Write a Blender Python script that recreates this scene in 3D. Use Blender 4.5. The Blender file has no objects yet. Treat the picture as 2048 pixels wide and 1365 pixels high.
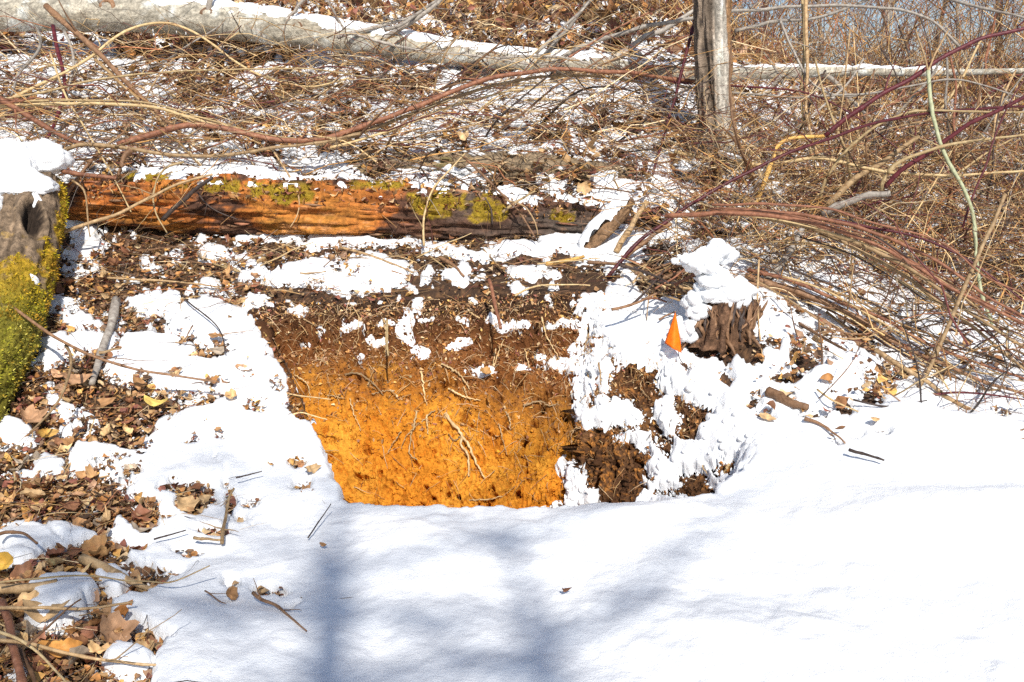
import bpy, math, random
import numpy as np

SC = bpy.context.scene
C = SC.collection
PI = math.pi
rng = np.random.default_rng(11)
random.seed(11)

# ------------------------------------------------------------------ camera, light, exposure
CAMZ, PITCH, FPX = 1.5, math.radians(12), 1900.0      # focal length in pixels of the 2048 px wide photograph
cd = bpy.data.cameras.new('camera'); cam = bpy.data.objects.new('camera', cd); C.objects.link(cam)
cd.sensor_width = 36.0; cd.lens = FPX / 2048 * 36.0
cd.clip_start = 0.05; cd.clip_end = 800
cam.location = (0, 0, CAMZ); cam.rotation_euler = (PI/2 - PITCH, 0, 0)
SC.camera = cam

SUN_EL, SUN_AZ = math.radians(41), math.radians(171)   # azimuth where the sun stands, clockwise from +y (north)
world = bpy.data.worlds.new('World'); SC.world = world; world.use_nodes = True
wn = world.node_tree
sky = wn.nodes.new('ShaderNodeTexSky'); sky.sky_type = 'NISHITA'; sky.sun_disc = False
sky.sun_elevation = SUN_EL; sky.sun_rotation = SUN_AZ; sky.altitude = 600; sky.air_density = 1.0; sky.dust_density = 1.2; sky.ozone_density = 1.2
bg = wn.nodes['Background']; bg.inputs['Strength'].default_value = 0.115
wn.links.new(sky.outputs[0], bg.inputs[0])
sl = bpy.data.lights.new('sun', 'SUN'); sl.energy = 5.0; sl.angle = math.radians(0.5); sl.color = (1.0, 0.955, 0.88)
sun = bpy.data.objects.new('sun', sl); C.objects.link(sun)
sdir = np.array([math.sin(SUN_AZ)*math.cos(SUN_EL), math.cos(SUN_AZ)*math.cos(SUN_EL), math.sin(SUN_EL)])
from mathutils import Vector
sun.rotation_euler = Vector(sdir).to_track_quat('Z', 'Y').to_euler()
SC.view_settings.view_transform = 'Standard'; SC.view_settings.look = 'None'
SC.view_settings.exposure = 0.12; SC.view_settings.gamma = 1.0; SC.view_settings.use_curve_mapping = False
SC.render.engine = 'CYCLES'
SC.cycles.max_bounces = 6; SC.cycles.diffuse_bounces = 3; SC.cycles.glossy_bounces = 2; SC.cycles.transmission_bounces = 2
SC.cycles.use_adaptive_sampling = True; SC.cycles.use_denoising = False

# ------------------------------------------------------------------ numpy helpers
def _hash(ix, iy, iz, seed):
    h = (ix * 374761393 + iy * 668265263 + iz * 2147483647 * 3 + seed * 974634777) & 0xffffffff
    h = ((h ^ (h >> 13)) * 1274126177) & 0xffffffff
    h = ((h ^ (h >> 16)) * 2246822519) & 0xffffffff
    h = h ^ (h >> 15)
    return (h & 0xffffff).astype(np.float32) / np.float32(0x7fffff) - 1.0

def vn3(x, y, z, seed=0):
    xi = np.floor(x).astype(np.int64); yi = np.floor(y).astype(np.int64); zi = np.floor(z).astype(np.int64)
    fx = (x - xi).astype(np.float32); fy = (y - yi).astype(np.float32); fz = (z - zi).astype(np.float32)
    fx = fx*fx*(3-2*fx); fy = fy*fy*(3-2*fy); fz = fz*fz*(3-2*fz)
    def lx(a, b): return _hash(xi, yi+a, zi+b, seed)*(1-fx) + _hash(xi+1, yi+a, zi+b, seed)*fx
    return (lx(0, 0)*(1-fy) + lx(1, 0)*fy)*(1-fz) + (lx(0, 1)*(1-fy) + lx(1, 1)*fy)*fz

def vn2(x, y, seed=0):
    xi = np.floor(x).astype(np.int64); yi = np.floor(y).astype(np.int64); o = np.zeros_like(xi)
    fx = (x - xi).astype(np.float32); fy = (y - yi).astype(np.float32)
    fx = fx*fx*(3-2*fx); fy = fy*fy*(3-2*fy)
    return (_hash(xi, yi, o, seed)*(1-fx) + _hash(xi+1, yi, o, seed)*fx)*(1-fy) + (_hash(xi, yi+1, o, seed)*(1-fx) + _hash(xi+1, yi+1, o, seed)*fx)*fy

def rot2(x, y, a): return x*math.cos(a)-y*math.sin(a), x*math.sin(a)+y*math.cos(a)
def fbm2(x, y, sc, octv=4, seed=0, gain=.5):
    s = 0; a = 1; t = 0
    x = np.asarray(x, dtype=np.float64)*sc; y = np.asarray(y, dtype=np.float64)*sc
    for o in range(octv):
        xr, yr = rot2(x, y, .7+o*1.1)
        s = s + a*vn2(xr+17.3*o, yr-9.1*o, seed+o); t += a; a *= gain; x = x*2.03; y = y*2.03
    return s/t
def fbm3(x, y, z, sc, octv=4, seed=0, gain=.5):
    s = 0; a = 1; t = 0
    x = np.asarray(x, dtype=np.float64)*sc; y = np.asarray(y, dtype=np.float64)*sc; z = np.asarray(z, dtype=np.float64)*sc
    for o in range(octv):
        xr, yr = rot2(x, y, .6+o*1.3); yr, zr = rot2(yr, z, .4+o*.9)
        s = s + a*vn3(xr+11.3*o, yr-7.1*o, zr+3.7*o, seed+o); t += a; a *= gain; x = x*2.03; y = y*2.03; z = z*2.03
    return s/t
def sstep(a, b, x):
    t = np.clip((x-a)/(b-a), 0, 1); return t*t*(3-2*t)

cp_, sp_ = math.cos(PITCH), math.sin(PITCH)
def ray(u, v):
    a = (u-1024)/FPX; b = (682.5-v)/FPX
    return np.array([a, b*sp_+cp_, b*cp_-sp_])       # scaled so that depth along the axis is 1
def proj(x, y, z):
    d = y*cp_ - (z-CAMZ)*sp_; up = y*sp_ + (z-CAMZ)*cp_
    d = np.where(d < .2, .2, d)
    return 1024 + FPX*x/d, 682.5 - FPX*up/d

# ------------------------------------------------------------------ terrain shape
_tY = np.linspace(-60, 140, 20001)
def _prof(Y, Z):
    z = np.interp(_tY, Y, Z); k = np.exp(-(np.arange(-30, 31)/11.0)**2); k /= k.sum()
    return np.convolve(np.pad(z, 30, mode='edge'), k, mode='valid')
_L = _prof([-60, 0, 1.9, 2.75, 3.15, 3.45, 3.8, 4.2, 4.65, 4.9, 5.2, 6.5, 7.3, 9, 14, 25, 60, 140],
           [-2.0, .30, .32, .345, .44, .54, .656, .79, .96, 1.03, 1.28, 1.75, 2.14, 2.72, 4.3, 6.5, 9, 10])
_R = _prof([-60, 0, 1.9, 2.6, 3.0, 3.6, 4.2, 5.0, 6.0, 7.5, 9, 11, 14, 25, 60, 140],
           [-2.0, .30, .33, .36, .38, .40, .50, .66, .97, 1.42, 1.84, 1.90, 1.7, .5, -3, -6])
CREST = [(.80, 4.0), (1.1, 3.55), (1.4, 3.15), (1.8, 3.05), (6, 3.05)]
def seg_dist(x, y, pts, closed=False):
    d = np.full(np.shape(x), 1e9); P = list(pts) + ([pts[0]] if closed else [])
    for (ax, ay), (bx, by) in zip(P[:-1], P[1:]):
        vx, vy = bx-ax, by-ay; L = vx*vx+vy*vy+1e-12
        t = np.clip(((x-ax)*vx+(y-ay)*vy)/L, 0, 1)
        d = np.minimum(d, (x-ax-t*vx)**2+(y-ay-t*vy)**2)
    return np.sqrt(d)
def Hs(x, y):
    """smooth height of the ground"""
    x = np.asarray(x, float); y = np.asarray(y, float)
    zl = np.interp(y, _tY, _L); zr = np.interp(y, _tY, _R)
    a = np.interp(y, [2.5, 4, 6, 9, 20], [.8, .95, .9, .5, 1]); b = np.interp(y, [2.5, 4, 6, 9, 20], [1.9, 2.0, 2.6, 3.3, 6])
    w = sstep(a, b, x)
    z = zl*(1-w)+zr*w
    near = sstep(2.3, 3.0, y)*(1-sstep(4.6, 5.2, y))
    z = z + .125*np.exp(-(seg_dist(x, y, CREST)/.17)**2)
    z = z + .05*sstep(.5, 1.4, x)*np.exp(-((y-2.75)/.45)**2)
    z = z + .012*vn2(x*1.7+3, y*1.7, 5) + .03*vn2(x*.6+.2, y*.6, 6)*sstep(5, 8, y)
    z = z+.075*np.exp(-((x-1.55)/.55)**2-((y-2.60)/.15)**2)*(1+.3*vn2(x*3, y*3, 8))+.025*np.exp(-((x-.35)/.28)**2-((y-2.62-.12*x)/.07)**2)
    z = z-.13*np.exp(-(((x-.72)/.17)**2+((y-4.42)/.13)**2))
    return z
def G(u, v, far=40.0):
    """ground point seen at photograph pixel u, v"""
    d = ray(u, v); t = np.concatenate([np.linspace(1.2, 8, 1400), np.linspace(8.01, far, 1600)])
    p = d[None, :]*t[:, None]; h = p[:, 2]+CAMZ-Hs(p[:, 0], p[:, 1])
    i = np.argmax(h < 0)
    if h[i] >= 0: return None
    i = max(i, 1); f = h[i-1]/(h[i-1]-h[i]+1e-12); tt = t[i-1]+(t[i]-t[i-1])*f
    return d*tt+np.array([0, 0, CAMZ]), tt
def Q(u, v, Y):
    """point at distance Y on the ray through u, v"""
    d = ray(u, v); return d*(Y/d[1])+np.array([0, 0, CAMZ])

# ------------------------------------------------------------------ object helpers
def link(o, parent=None):
    C.objects.link(o)
    if parent is not None: o.parent = parent
    return o
def tag(o, label=None, cat=None, group=None, kind=None):
    if label: o['label'] = label
    if cat: o['category'] = cat
    if group: o['group'] = group
    if kind: o['kind'] = kind
    return o
def empty(name, loc, label, cat, group=None):
    o = bpy.data.objects.new(name, None); o.location = loc; o.empty_display_size = .1
    link(o); return tag(o, label, cat, group)
def mesh(name, V, F, mat, col=None, parent=None, smooth=True, org=None, attrs=None):
    """one mesh object from arrays; F is an (n,4) or (n,3) int array, or a list of such; org: world origin of the object"""
    V = np.asarray(V, np.float32)
    if org is None and parent is None: org = V.mean(0); org[2] = V[:, 2].min()
    base = np.zeros(3) if org is None else np.asarray(org, float)
    pl = np.array(parent.location) if parent is not None and parent.parent is None else np.zeros(3)
    if parent is not None:
        base = np.array(parent.matrix_basis.translation)
        if parent.parent is not None: base = base + np.array(parent.parent.location)
    V = V-base.astype(np.float32)
    me = bpy.data.meshes.new(name)
    Fs = F if isinstance(F, list) else [F]
    Fs = [np.asarray(f, np.int32) for f in Fs if len(f)]
    me.vertices.add(len(V)); me.vertices.foreach_set('co', V.ravel())
    nl = sum(f.size for f in Fs); nf = sum(len(f) for f in Fs)
    me.loops.add(nl); me.polygons.add(nf)
    me.loops.foreach_set('vertex_index', np.concatenate([f.ravel() for f in Fs]))
    tot = np.concatenate([np.full(len(f), f.shape[1], np.int32) for f in Fs])
    me.polygons.foreach_set('loop_start', np.concatenate([[0], np.cumsum(tot)[:-1]]).astype(np.int32))
    me.update(calc_edges=True)
    me.polygons.foreach_set('use_smooth', np.full(nf, smooth))
    if col is not None:
        a = me.color_attributes.new('Col', 'FLOAT_COLOR', 'POINT')
        cc = np.ones((len(V), 4), np.float32); cc[:, :3] = col; a.data.foreach_set('color', cc.ravel())
    for k, arr in (attrs or {}).items():
        a = me.attributes.new(k, 'FLOAT', 'POINT'); a.data.foreach_set('value', np.asarray(arr, np.float32))
    me.materials.append(mat)
    o = bpy.data.objects.new(name, me); link(o, parent)
    if parent is None: o.location = base
    return o
def grid_faces(n, m, wrap=False):
    """quads of an n x m vertex grid (row-major), wrap closes the second axis"""
    i = np.arange(n-1)[:, None]; j = np.arange(m if wrap else m-1)[None, :]
    j2 = (j+1) % m
    return np.stack([i*m+j, i*m+j2, (i+1)*m+j2, (i+1)*m+j], -1).reshape(-1, 4)

def tubes(P, R, sides=4):
    """P (N,K,3) centre lines, R (N,K) radii -> V, F"""
    N, K, _ = P.shape
    T = np.gradient(P, axis=1); T /= np.linalg.norm(T, axis=2, keepdims=True)+1e-9
    ref = np.where(np.abs(T[:, :, 2:3]) > .9, np.array([1., 0, 0]), np.array([0, 0, 1.]))
    A = np.cross(T, ref); A /= np.linalg.norm(A, axis=2, keepdims=True)+1e-9
    B = np.cross(A, T)
    th = np.arange(sides)*2*PI/sides
    V = P[:, :, None, :]+R[:, :, None, None]*(A[:, :, None, :]*np.cos(th)[None, None, :, None]+B[:, :, None, :]*np.sin(th)[None, None, :, None])
    f = grid_faces(K, sides, True)
    F = (f[None]+(np.arange(N)*K*sides)[:, None, None]).reshape(-1, 4)
    return V.reshape(-1, 3), F

def catmull(P, n):
    P = np.asarray(P, float); Pp = np.vstack([2*P[0]-P[1], P, 2*P[-1]-P[-2]])
    L = np.concatenate([[0], np.cumsum(np.linalg.norm(np.diff(P[:, :3], axis=0), axis=1))]); L /= L[-1]
    t = np.linspace(0, 1, n); k = np.clip(np.searchsorted(L, t, side='right')-1, 0, len(P)-2)
    f = ((t-L[k])/(L[k+1]-L[k]+1e-9))[:, None]
    p0, p1, p2, p3 = Pp[k], Pp[k+1], Pp[k+2], Pp[k+3]
    return .5*((2*p1)+(-p0+p2)*f+(2*p0-5*p1+4*p2-p3)*f*f+(-p0+3*p1-3*p2+p3)*f**3)

# ------------------------------------------------------------------ materials
def new_mat(name, rough=.7, spec=.3):
    m = bpy.data.materials.new(name); m.use_nodes = True
    b = m.node_tree.nodes['Principled BSDF']
    b.inputs['Roughness'].default_value = rough; b.inputs['Specular IOR Level'].default_value = spec
    return m, m.node_tree.nodes, m.node_tree.links, b
def nz(nd, lk, scale, detail=4, rough=.55, src=None, stretch=None, dist=0):
    n = nd.new('ShaderNodeTexNoise'); n.inputs['Scale'].default_value = scale; n.inputs['Detail'].default_value = detail
    n.inputs['Roughness'].default_value = rough; n.inputs['Distortion'].default_value = dist
    if src is not None:
        if stretch:
            mp = nd.new('ShaderNodeMapping'); mp.inputs['Scale'].default_value = stretch; lk.new(src, mp.inputs[0]); src = mp.outputs[0]
        lk.new(src, n.inputs['Vector'])
    return n.outputs['Fac']
def ramp(nd, lk, fac, stops, interp='LINEAR'):
    r = nd.new('ShaderNodeValToRGB'); r.color_ramp.interpolation = interp
    e = r.color_ramp.elements
    while len(e) < len(stops): e.new(.5)
    for el, (p, c) in zip(e, stops):
        el.position = p; el.color = (*c, 1) if not isinstance(c, (int, float)) else (c, c, c, 1)
    lk.new(fac, r.inputs[0]); return r.outputs[0]
def mixc(nd, lk, fac, a, b, mode='MIX'):
    m = nd.new('ShaderNodeMix'); m.data_type = 'RGBA'; m.blend_type = mode
    for inp, val in ((m.inputs[0], fac), (m.inputs[6], a), (m.inputs[7], b)):
        if isinstance(val, (int, float)): inp.default_value = val
        elif isinstance(val, tuple): inp.default_value = (*val, 1)
        else: lk.new(val, inp)
    return m.outputs[2]
def bump(nd, lk, b, h, dist, strength=1.0, prev=None):
    n = nd.new('ShaderNodeBump'); n.inputs['Distance'].default_value = dist; n.inputs['Strength'].default_value = strength
    lk.new(h, n.inputs['Height'])
    if prev is not None: lk.new(prev, n.inputs['Normal'])
    lk.new(n.outputs[0], b.inputs['Normal']); return n.outputs[0]
def geo(nd): return nd.new('ShaderNodeNewGeometry').outputs['Position']
def obc(nd): return nd.new('ShaderNodeTexCoord').outputs['Object']
def attr(nd, name='Col'):
    a = nd.new('ShaderNodeAttribute'); a.attribute_name = name; return a.outputs['Color']

def m_snow():
    m, nd, lk, b = new_mat('snow', .55, .35)
    p = geo(nd)
    c = ramp(nd, lk, nz(nd, lk, 3, 3, src=p), [(.3, (.86, .87, .885)), (.7, (.90, .905, .91))])
    lk.new(c, b.inputs['Base Color'])
    b1 = bump(nd, lk, b, nz(nd, lk, 22, 5, .65, p), .014, .5)
    b2 = bump(nd, lk, b, nz(nd, lk, 330, 2, .6, p), .0022, .9, b1)
    g = ramp(nd, lk, nz(nd, lk, 900, 0, .5, p), [(.60, .6), (.72, .12)])
    lk.new(g, b.inputs['Roughness'])
    return m
def m_attr(name, rough=.75, nscale=60, bscale=140, bd=.002, lo=.65, hi=1.3, spec=.25, stretch=None):
    m, nd, lk, b = new_mat(name, rough, spec)
    p = obc(nd)
    n = ramp(nd, lk, nz(nd, lk, nscale, 4, .6, p, stretch), [(.25, lo), (.75, hi)])
    lk.new(mixc(nd, lk, 1.0, attr(nd), n, 'MULTIPLY'), b.inputs['Base Color'])
    bump(nd, lk, b, nz(nd, lk, bscale, 3, .6, p, stretch), bd, .8)
    return m
def m_wood(name, c1, c2, c3=None, scale=40, stretch=(1, 1, 1), rough=.6, bd=.002):
    """stem bark; every object of it gets its own tone"""
    m, nd, lk, b = new_mat(name, rough, .3)
    p = obc(nd)
    c = ramp(nd, lk, nz(nd, lk, scale, 4, .65, p, stretch, .4), [(.3, c1), (.62, c2)] + ([(.8, c3)] if c3 else []))
    oi = nd.new('ShaderNodeObjectInfo')
    tone = ramp(nd, lk, oi.outputs['Random'], [(0, .72), (1, 1.25)])
    lk.new(mixc(nd, lk, 1.0, c, tone, 'MULTIPLY'), b.inputs['Base Color'])
    bump(nd, lk, b, nz(nd, lk, scale*3, 3, .6, p, stretch), bd, .7)
    return m
M = {}
M['snow'] = m_snow()
M['ground'] = m_attr('forest_soil', .9, 45, 160, .006)
M['pit'] = m_attr('pit_soil', .95, 70, 130, .012, .65, 1.3, .1)
M['leaf'] = m_attr('dead_leaf', .6, 40, 90, .0015, .7, 1.2, .3)
M['stem'] = m_attr('dead_stem', .6, 30, 90, .0015, .6, 1.3, .3)
M['moss'] = m_attr('moss', .9, 30, 200, .004, .5, 1.5, .1)
M['bark'] = m_attr('bark', .85, 60, 150, .010, .45, 1.5, .2)
M['redbrown'] = m_wood('cane_redbrown', (.12, .045, .025), (.33, .14, .075), (.50, .33, .21))
M['tan'] = m_wood('cane_tan', (.20, .12, .055), (.45, .30, .155), (.58, .44, .27))
M['straw'] = m_wood('cane_straw', (.34, .22, .10), (.56, .41, .21), (.66, .53, .33))
M['grey'] = m_wood('branch_grey', (.16, .13, .11), (.36, .32, .27), (.52, .49, .44))
M['maroon'] = m_wood('cane_maroon', (.055, .010, .014), (.13, .025, .03), (.2, .07, .06), rough=.45)
M['brown'] = m_wood('stick_brown', (.12, .06, .03), (.27, .15, .08), (.38, .25, .15))
M['dark'] = m_wood('twig_dark', (.03, .02, .016), (.08, .055, .045), (.16, .13, .11))
M['green'] = m_wood('stem_green', (.24, .25, .13), (.42, .43, .27), (.55, .54, .42))
M['yellow'] = m_wood('reed_yellow', (.36, .19, .05), (.60, .36, .10), (.66, .46, .20))
M['root'] = m_wood('root_pale', (.42, .25, .10), (.70, .50, .26), (.78, .62, .40))
# ------------------------------------------------------------------ the pit's outline
RIM_L = [(690, 1022), (650, 960), (635, 890), (602, 800), (568, 720), (530, 660), (512, 622)]
RIM_B = [(560, 606), (700, 612), (850, 602), (1000, 596), (1130, 592), (1198, 596)]
RIM_R = [(1205, 645), (1245, 690), (1345, 712), (1400, 755), (1462, 800), (1528, 868), (1515, 930), (1452, 985)]
RIM_F = [(1340, 1030), (1190, 1037), (1000, 1035), (850, 1039), (760, 1036)]
FLO_L = [(-.45, 2.90), (-.50, 3.0), (-.55, 3.1), (-.6, 3.2), (-.66, 3.3), (-.72, 3.42), (-.75, 3.5)]
FLO_B = [(-.6, 3.52), (-.35, 3.53), (-.12, 3.53), (.05, 3.53), (.15, 3.5), (.2, 3.45)]
FLO_R = [(.24, 3.38), (.27, 3.32), (.31, 3.25), (.35, 3.17), (.38, 3.1), (.41, 3.03), (.43, 2.98), (.44, 2.94)]
FLO_F = [(.3, 2.92), (.2, 2.91), (0, 2.9), (-.2, 2.9), (-.35, 2.9)]
RIMPX = RIM_L+RIM_B+RIM_R+RIM_F
RIM = [tuple(G(u, v)[0][:2]) for u, v in RIMPX]
FLO = FLO_L+FLO_B+FLO_R+FLO_F
NR = len(RIM)
def inside(x, y, poly):
    r = np.zeros(np.shape(x), bool)
    for (ax, ay), (bx, by) in zip(poly, poly[1:]+poly[:1]):
        c = ((ay > y) != (by > y)) & (x < (bx-ax)*(y-ay)/(by-ay+1e-12)+ax)
        r ^= c
    return r
def rim_sd(x, y):
    """signed distance to the pit's rim, positive outside"""
    out = np.full(np.shape(x), 9.0)
    m = (np.abs(x) < 1.8) & (y > 2.3) & (y < 5.2)
    d = seg_dist(x[m], y[m], RIM, True); ins = inside(x[m], y[m], RIM)
    out[m] = np.where(ins, -d, d); return out

# ------------------------------------------------------------------ where snow lies (ellipses in photograph pixels, projected on to the ground)
E_ADD = [(170,452,42,38),(166,495,48,25),(158,540,36,18),(415,577,40,14),(318,540,18,10),(120,612,48,18),(178,640,60,22),(135,690,66,26),(95,722,40,20),
 (192,690,50,24),(335,612,80,32),(400,650,100,48),(470,680,70,55),(300,700,85,40),(350,745,110,32),(490,730,65,45),(250,742,55,20),(370,782,58,22),
 (485,790,60,40),(540,770,42,50),(430,850,120,40),(520,880,95,75),(400,900,130,55),(600,925,48,70),(105,775,20,18),(116,805,20,26),(150,840,38,20),
 (142,868,25,15),(22,872,42,30),(200,925,65,34),(98,940,30,26),(330,960,100,62),(480,980,150,90),(580,990,90,60),(60,1092,62,32),(130,1076,52,18),(45,1130,35,16),
 (130,1212,78,42),(98,1252,52,22),(232,1178,36,24),(250,1345,50,22),(30,1075,30,18),(40,1350,25,14),
 (500,540,46,19),(545,552,30,12),(612,543,60,20),(742,545,70,32),(795,542,34,18),(692,566,62,16),(600,560,30,12),(412,515,20,10),(345,508,16,10),(932,550,28,16),(862,545,12,14),
 (1045,546,30,13),(1030,580,16,12),(1088,538,22,8),(550,615,70,16),(640,628,30,14),(490,596,20,10),(520,600,24,12),(440,500,16,12),(400,485,12,20),(425,497,18,9),(265,470,15,6),
 (540,470,90,10),(650,478,90,12),(760,486,70,10),(870,500,30,8),(950,508,70,9),(1050,498,60,14),(1130,488,60,18),(1190,500,60,22),(1240,505,60,14),(1280,500,60,20),(1080,505,40,12),
 (700,640,22,14),(780,600,10,8),(905,545,10,6),(830,575,12,6),(330,435,30,9),(250,440,22,7),(60,960,20,10),(300,520,15,7),(250,560,16,6),(470,515,20,7),(660,515,14,6)]
E_SUB = [(432,705,20,12),(350,672,24,7),(385,560,20,9),(430,765,26,10),(290,760,25,16),(385,1008,36,30),(345,992,20,8),(282,1040,26,40),(265,955,12,22),(368,1122,18,9),
 (432,1078,34,8),(462,1188,14,12),(535,1205,26,9),(585,1240,22,5),(500,1018,16,11),(490,1050,12,8),(325,1310,12,5),(455,1010,7,38),(120,700,12,5),(200,640,12,30),(180,720,12,30),
 (325,1040,14,8),(265,775,30,10),(455,640,8,4),(250,1110,40,14),(300,1160,50,14),(600,935,18,12),(610,985,20,9),(545,655,16,7),(555,770,10,14),(370,880,20,4),(495,815,16,4),
 (610,520,14,5),(700,545,18,5),(640,560,12,4),(730,565,12,5),(235,655,10,50),
 (1310,560,12,8),(1350,572,80,34),(1300,590,20,14),(1290,440,40,30),(1330,500,40,16),(1420,470,40,20),(1260,625,36,6),(1620,730,24,16),(1600,705,18,16),(1545,690,14,12),(1575,800,30,8),(1620,830,30,9),(1655,780,10,6),(1700,830,14,7),(1720,880,12,5),(1535,835,15,14),
 (1450,690,80,30),(1250,745,60,26),(1310,775,36,22),(1470,850,26,20),(1455,760,16,26),(1330,735,50,10),(1590,755,30,14),(1680,815,26,14),(1640,715,30,10),(1510,790,10,30),(1390,690,30,8),(1430,720,30,10),(1290,760,50,30),(1400,845,34,22),(1375,815,12,18),(1500,720,24,14),(1560,760,20,6),(1370,750,20,4),(1440,770,10,20),(1750,790,40,14),
 (1780,760,40,10),(1300,530,30,12),(1350,545,50,26),(1390,575,40,22),(1330,585,30,14),(1250,530,30,8),(1180,545,60,8),(1215,560,26,18),(1760,870,14,5),(1690,905,10,3)]
UB_V = [850, 880, 930, 990, 1040, 1075, 1110, 1150, 1190, 1225, 1260, 1300, 1340, 1400, 2600]
UB_U = [330, 290, 262, 285, 265, 205, 215, 285, 335, 255, 235, 330, 290, 290, 200]
def snow_field(x, y, z):
    """> 0 where snow lies, about one unit per centimetre inwards from a patch's edge"""
    u, v = proj(x, y, z)
    n1 = fbm2(x, y, 9, 3, 21); n2 = fbm2(x, y, 9, 3, 41); n3 = fbm2(x, y, 38, 3, 61); n4 = fbm2(x, y, 2.6, 4, 81); n5 = fbm2(x, y, np.where(y < 4.95, 14.0, 8.5), 3, 91)
    uu = u+n1*26+n5*14+n3*12; vv = v+n2*12+n5*6+n3*6
    near = (y < 4.95) & (u < 1260)
    F = np.full(u.shape, -3.0)
    for a, b, c, d in E_ADD:
        m = near & (np.abs(uu-a) < c*2) & (np.abs(vv-b) < d*2)
        if m.any():
            f = (1-((uu[m]-a)/c)**2-((vv[m]-b)/d)**2)*min(c, d*1.6)/15
            F[m] = np.maximum(F[m], f)
    sol = near & (v > 845)
    F[sol] = np.maximum(F[sol], np.minimum((uu[sol]-np.interp(vv[sol], UB_V, UB_U))/14, 6))
    F = np.where(near & (v < 1010) & (v > 440) & (u < 620), F-np.clip(n5+.5*n3-.16, 0, 1)*11, F)
    # small left-over flecks in the litter
    fl = near & (v < 1365)
    F[fl] = np.maximum(F[fl], (n5[fl]-.62)*9)
    # the right side, near and far
    rt = (y < 4.95) & (u >= 1180)
    fr = 3.0+n1*2
    back = sstep(0, .35, seg_dist(x, y, CREST))*(y > 3.1)*(x > .7+.25*(4.2-y))*sstep(3.5, 3.75, y+.25*(x-1.3))
    back = np.maximum(back, rt*sstep(600, 560, v)*sstep(1230, 1270, u+.0*v))
    patch = 5.0*n4+7.5*n5+2.5*n3+.9+1.3*sstep(5.2, 4.2, y)
    fr = fr*(1-back)+back*np.minimum(fr, patch)
    wl = sstep(1180, 1240, u)*(rt)
    F = np.where(rt, np.maximum(F*(wl < .99), fr*wl-2.5*(1-wl)), F)
    # behind the rotten log
    bk = y >= 4.95
    cover = np.interp(v, [-200, 0, 60, 110, 180, 230, 300, 370], [-3.2, -3.0, -2.6, -1.5, -.1, .3, 1.2, 1.6])
    fb = cover+5.0*n4+8.5*n5+1.3*n3
    for a, b, c, d in [(90,300,140,50),(440,345,190,28),(330,290,90,22),(640,360,60,16),(700,135,90,22),(850,140,90,22),(1000,200,160,35),(1200,190,150,22),(1100,235,120,22),(980,280,90,16),(1330,385,70,16),(1470,400,60,12),(1215,430,34,40),(200,190,50,30),(30,140,50,26),
                       (1850,430,110,34),(1250,390,80,30),(1000,310,150,14),(800,300,120,20),(1150,300,60,14),(1500,235,140,24),(1560,275,110,18),(1760,300,90,14),(1900,440,120,30),(1700,470,60,18)]:
        f = (1-((uu-a)/c)**2-((vv-b)/d)**2)*d/9; fb = np.where((f > -1) & bk, np.maximum(fb, f), fb)
    F = np.where(bk, fb, F)
    bank = (y < 4.6) & (v > np.interp(u, [1500, 1560, 1700, 1830, 2048], [620, 650, 730, 850, 885])) & (u > 1500) & (v < 900)
    F = np.where(bank, np.maximum(F, 1.2+3*n5+2*n1), F)
    for a, b, c, d in E_SUB:
        m = (y < 5.3) & (np.abs(uu-a) < c*1.8) & (np.abs(vv-b) < d*1.8)
        if m.any():
            f = (((uu[m]-a)/c)**2+((vv[m]-b)/d)**2-1)*min(c, d*1.6)/11
            F[m] = np.minimum(F[m], f)
    sd = rim_sd(x, y)
    wob = .016*n1+.012*n3
    onB = (y > 3.55) & (x < .36) & (x > -1.3)
    # the drift in front reaches a little over the edge, the lip on the right overhangs
    off = np.where(y < 3.02, .02, np.where(x > .3, .045, .012))
    F = np.where(onB & (sd < .02), np.minimum(F, (sd+.03*n5+.015*n3-.004)*55), F)
    F = np.minimum(F, (sd+off+wob)*70+.0)
    return F, n1, n3, n5, u, v
def snow_top(x, y, base, F, n1, n3, n5, u, v):
    full = np.interp(y, [0, 2.6, 3.2, 4.8, 6, 16], [.050, .050, .030, .026, .060, .060])
    rgt = sstep(1180, 1260, u)*(y < 4.3)*sstep(3.02, 3.2, y)
    bill = np.abs(fbm2(x, y, 11, 4, 131))
    lump = .026*(fbm2(x, y, 9, 2, 132)+.22*fbm2(x, y, 30, 2, 133))*rgt*(v < 900)
    th = full*np.sqrt(np.clip(F, 0, 1.6)/1.6)*(1+.25*n1)+lump*np.clip(F, 0, 1)
    waves = .026*fbm2(x, y, 2.2, 2, 141)*(y < 3.6)+.004*np.abs(fbm2(x*.8+y*.3, y, 6, 3, 142))*(y < 3.2)+.0045*fbm2(x, y, 16, 3, 151)
    th = th+waves*np.clip(F, 0, 1)
    return base+np.where(F > 0, th, np.maximum(-.012+F*.02, -.05))

# ------------------------------------------------------------------ ground and snow sheets (finer near the camera)
NX, NY = 750, 530
sx = np.linspace(-.80, .80, NX); yy = np.exp(np.linspace(math.log(1.35), math.log(17), NY))
Y2 = np.repeat(yy[:, None], NX, 1); X2 = sx[None, :]*(Y2+.25)
X = X2.ravel(); Y = Y2.ravel()
Zs = Hs(X, Y)
F, n1, n3, n5, U, Vp = snow_field(X, Y, Zs)
Zg = Zs+.016*fbm2(X, Y, 14, 4, 171)+.007*fbm2(X, Y, 60, 2, 181)-.012
quads = grid_faces(NY, NX)
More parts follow.
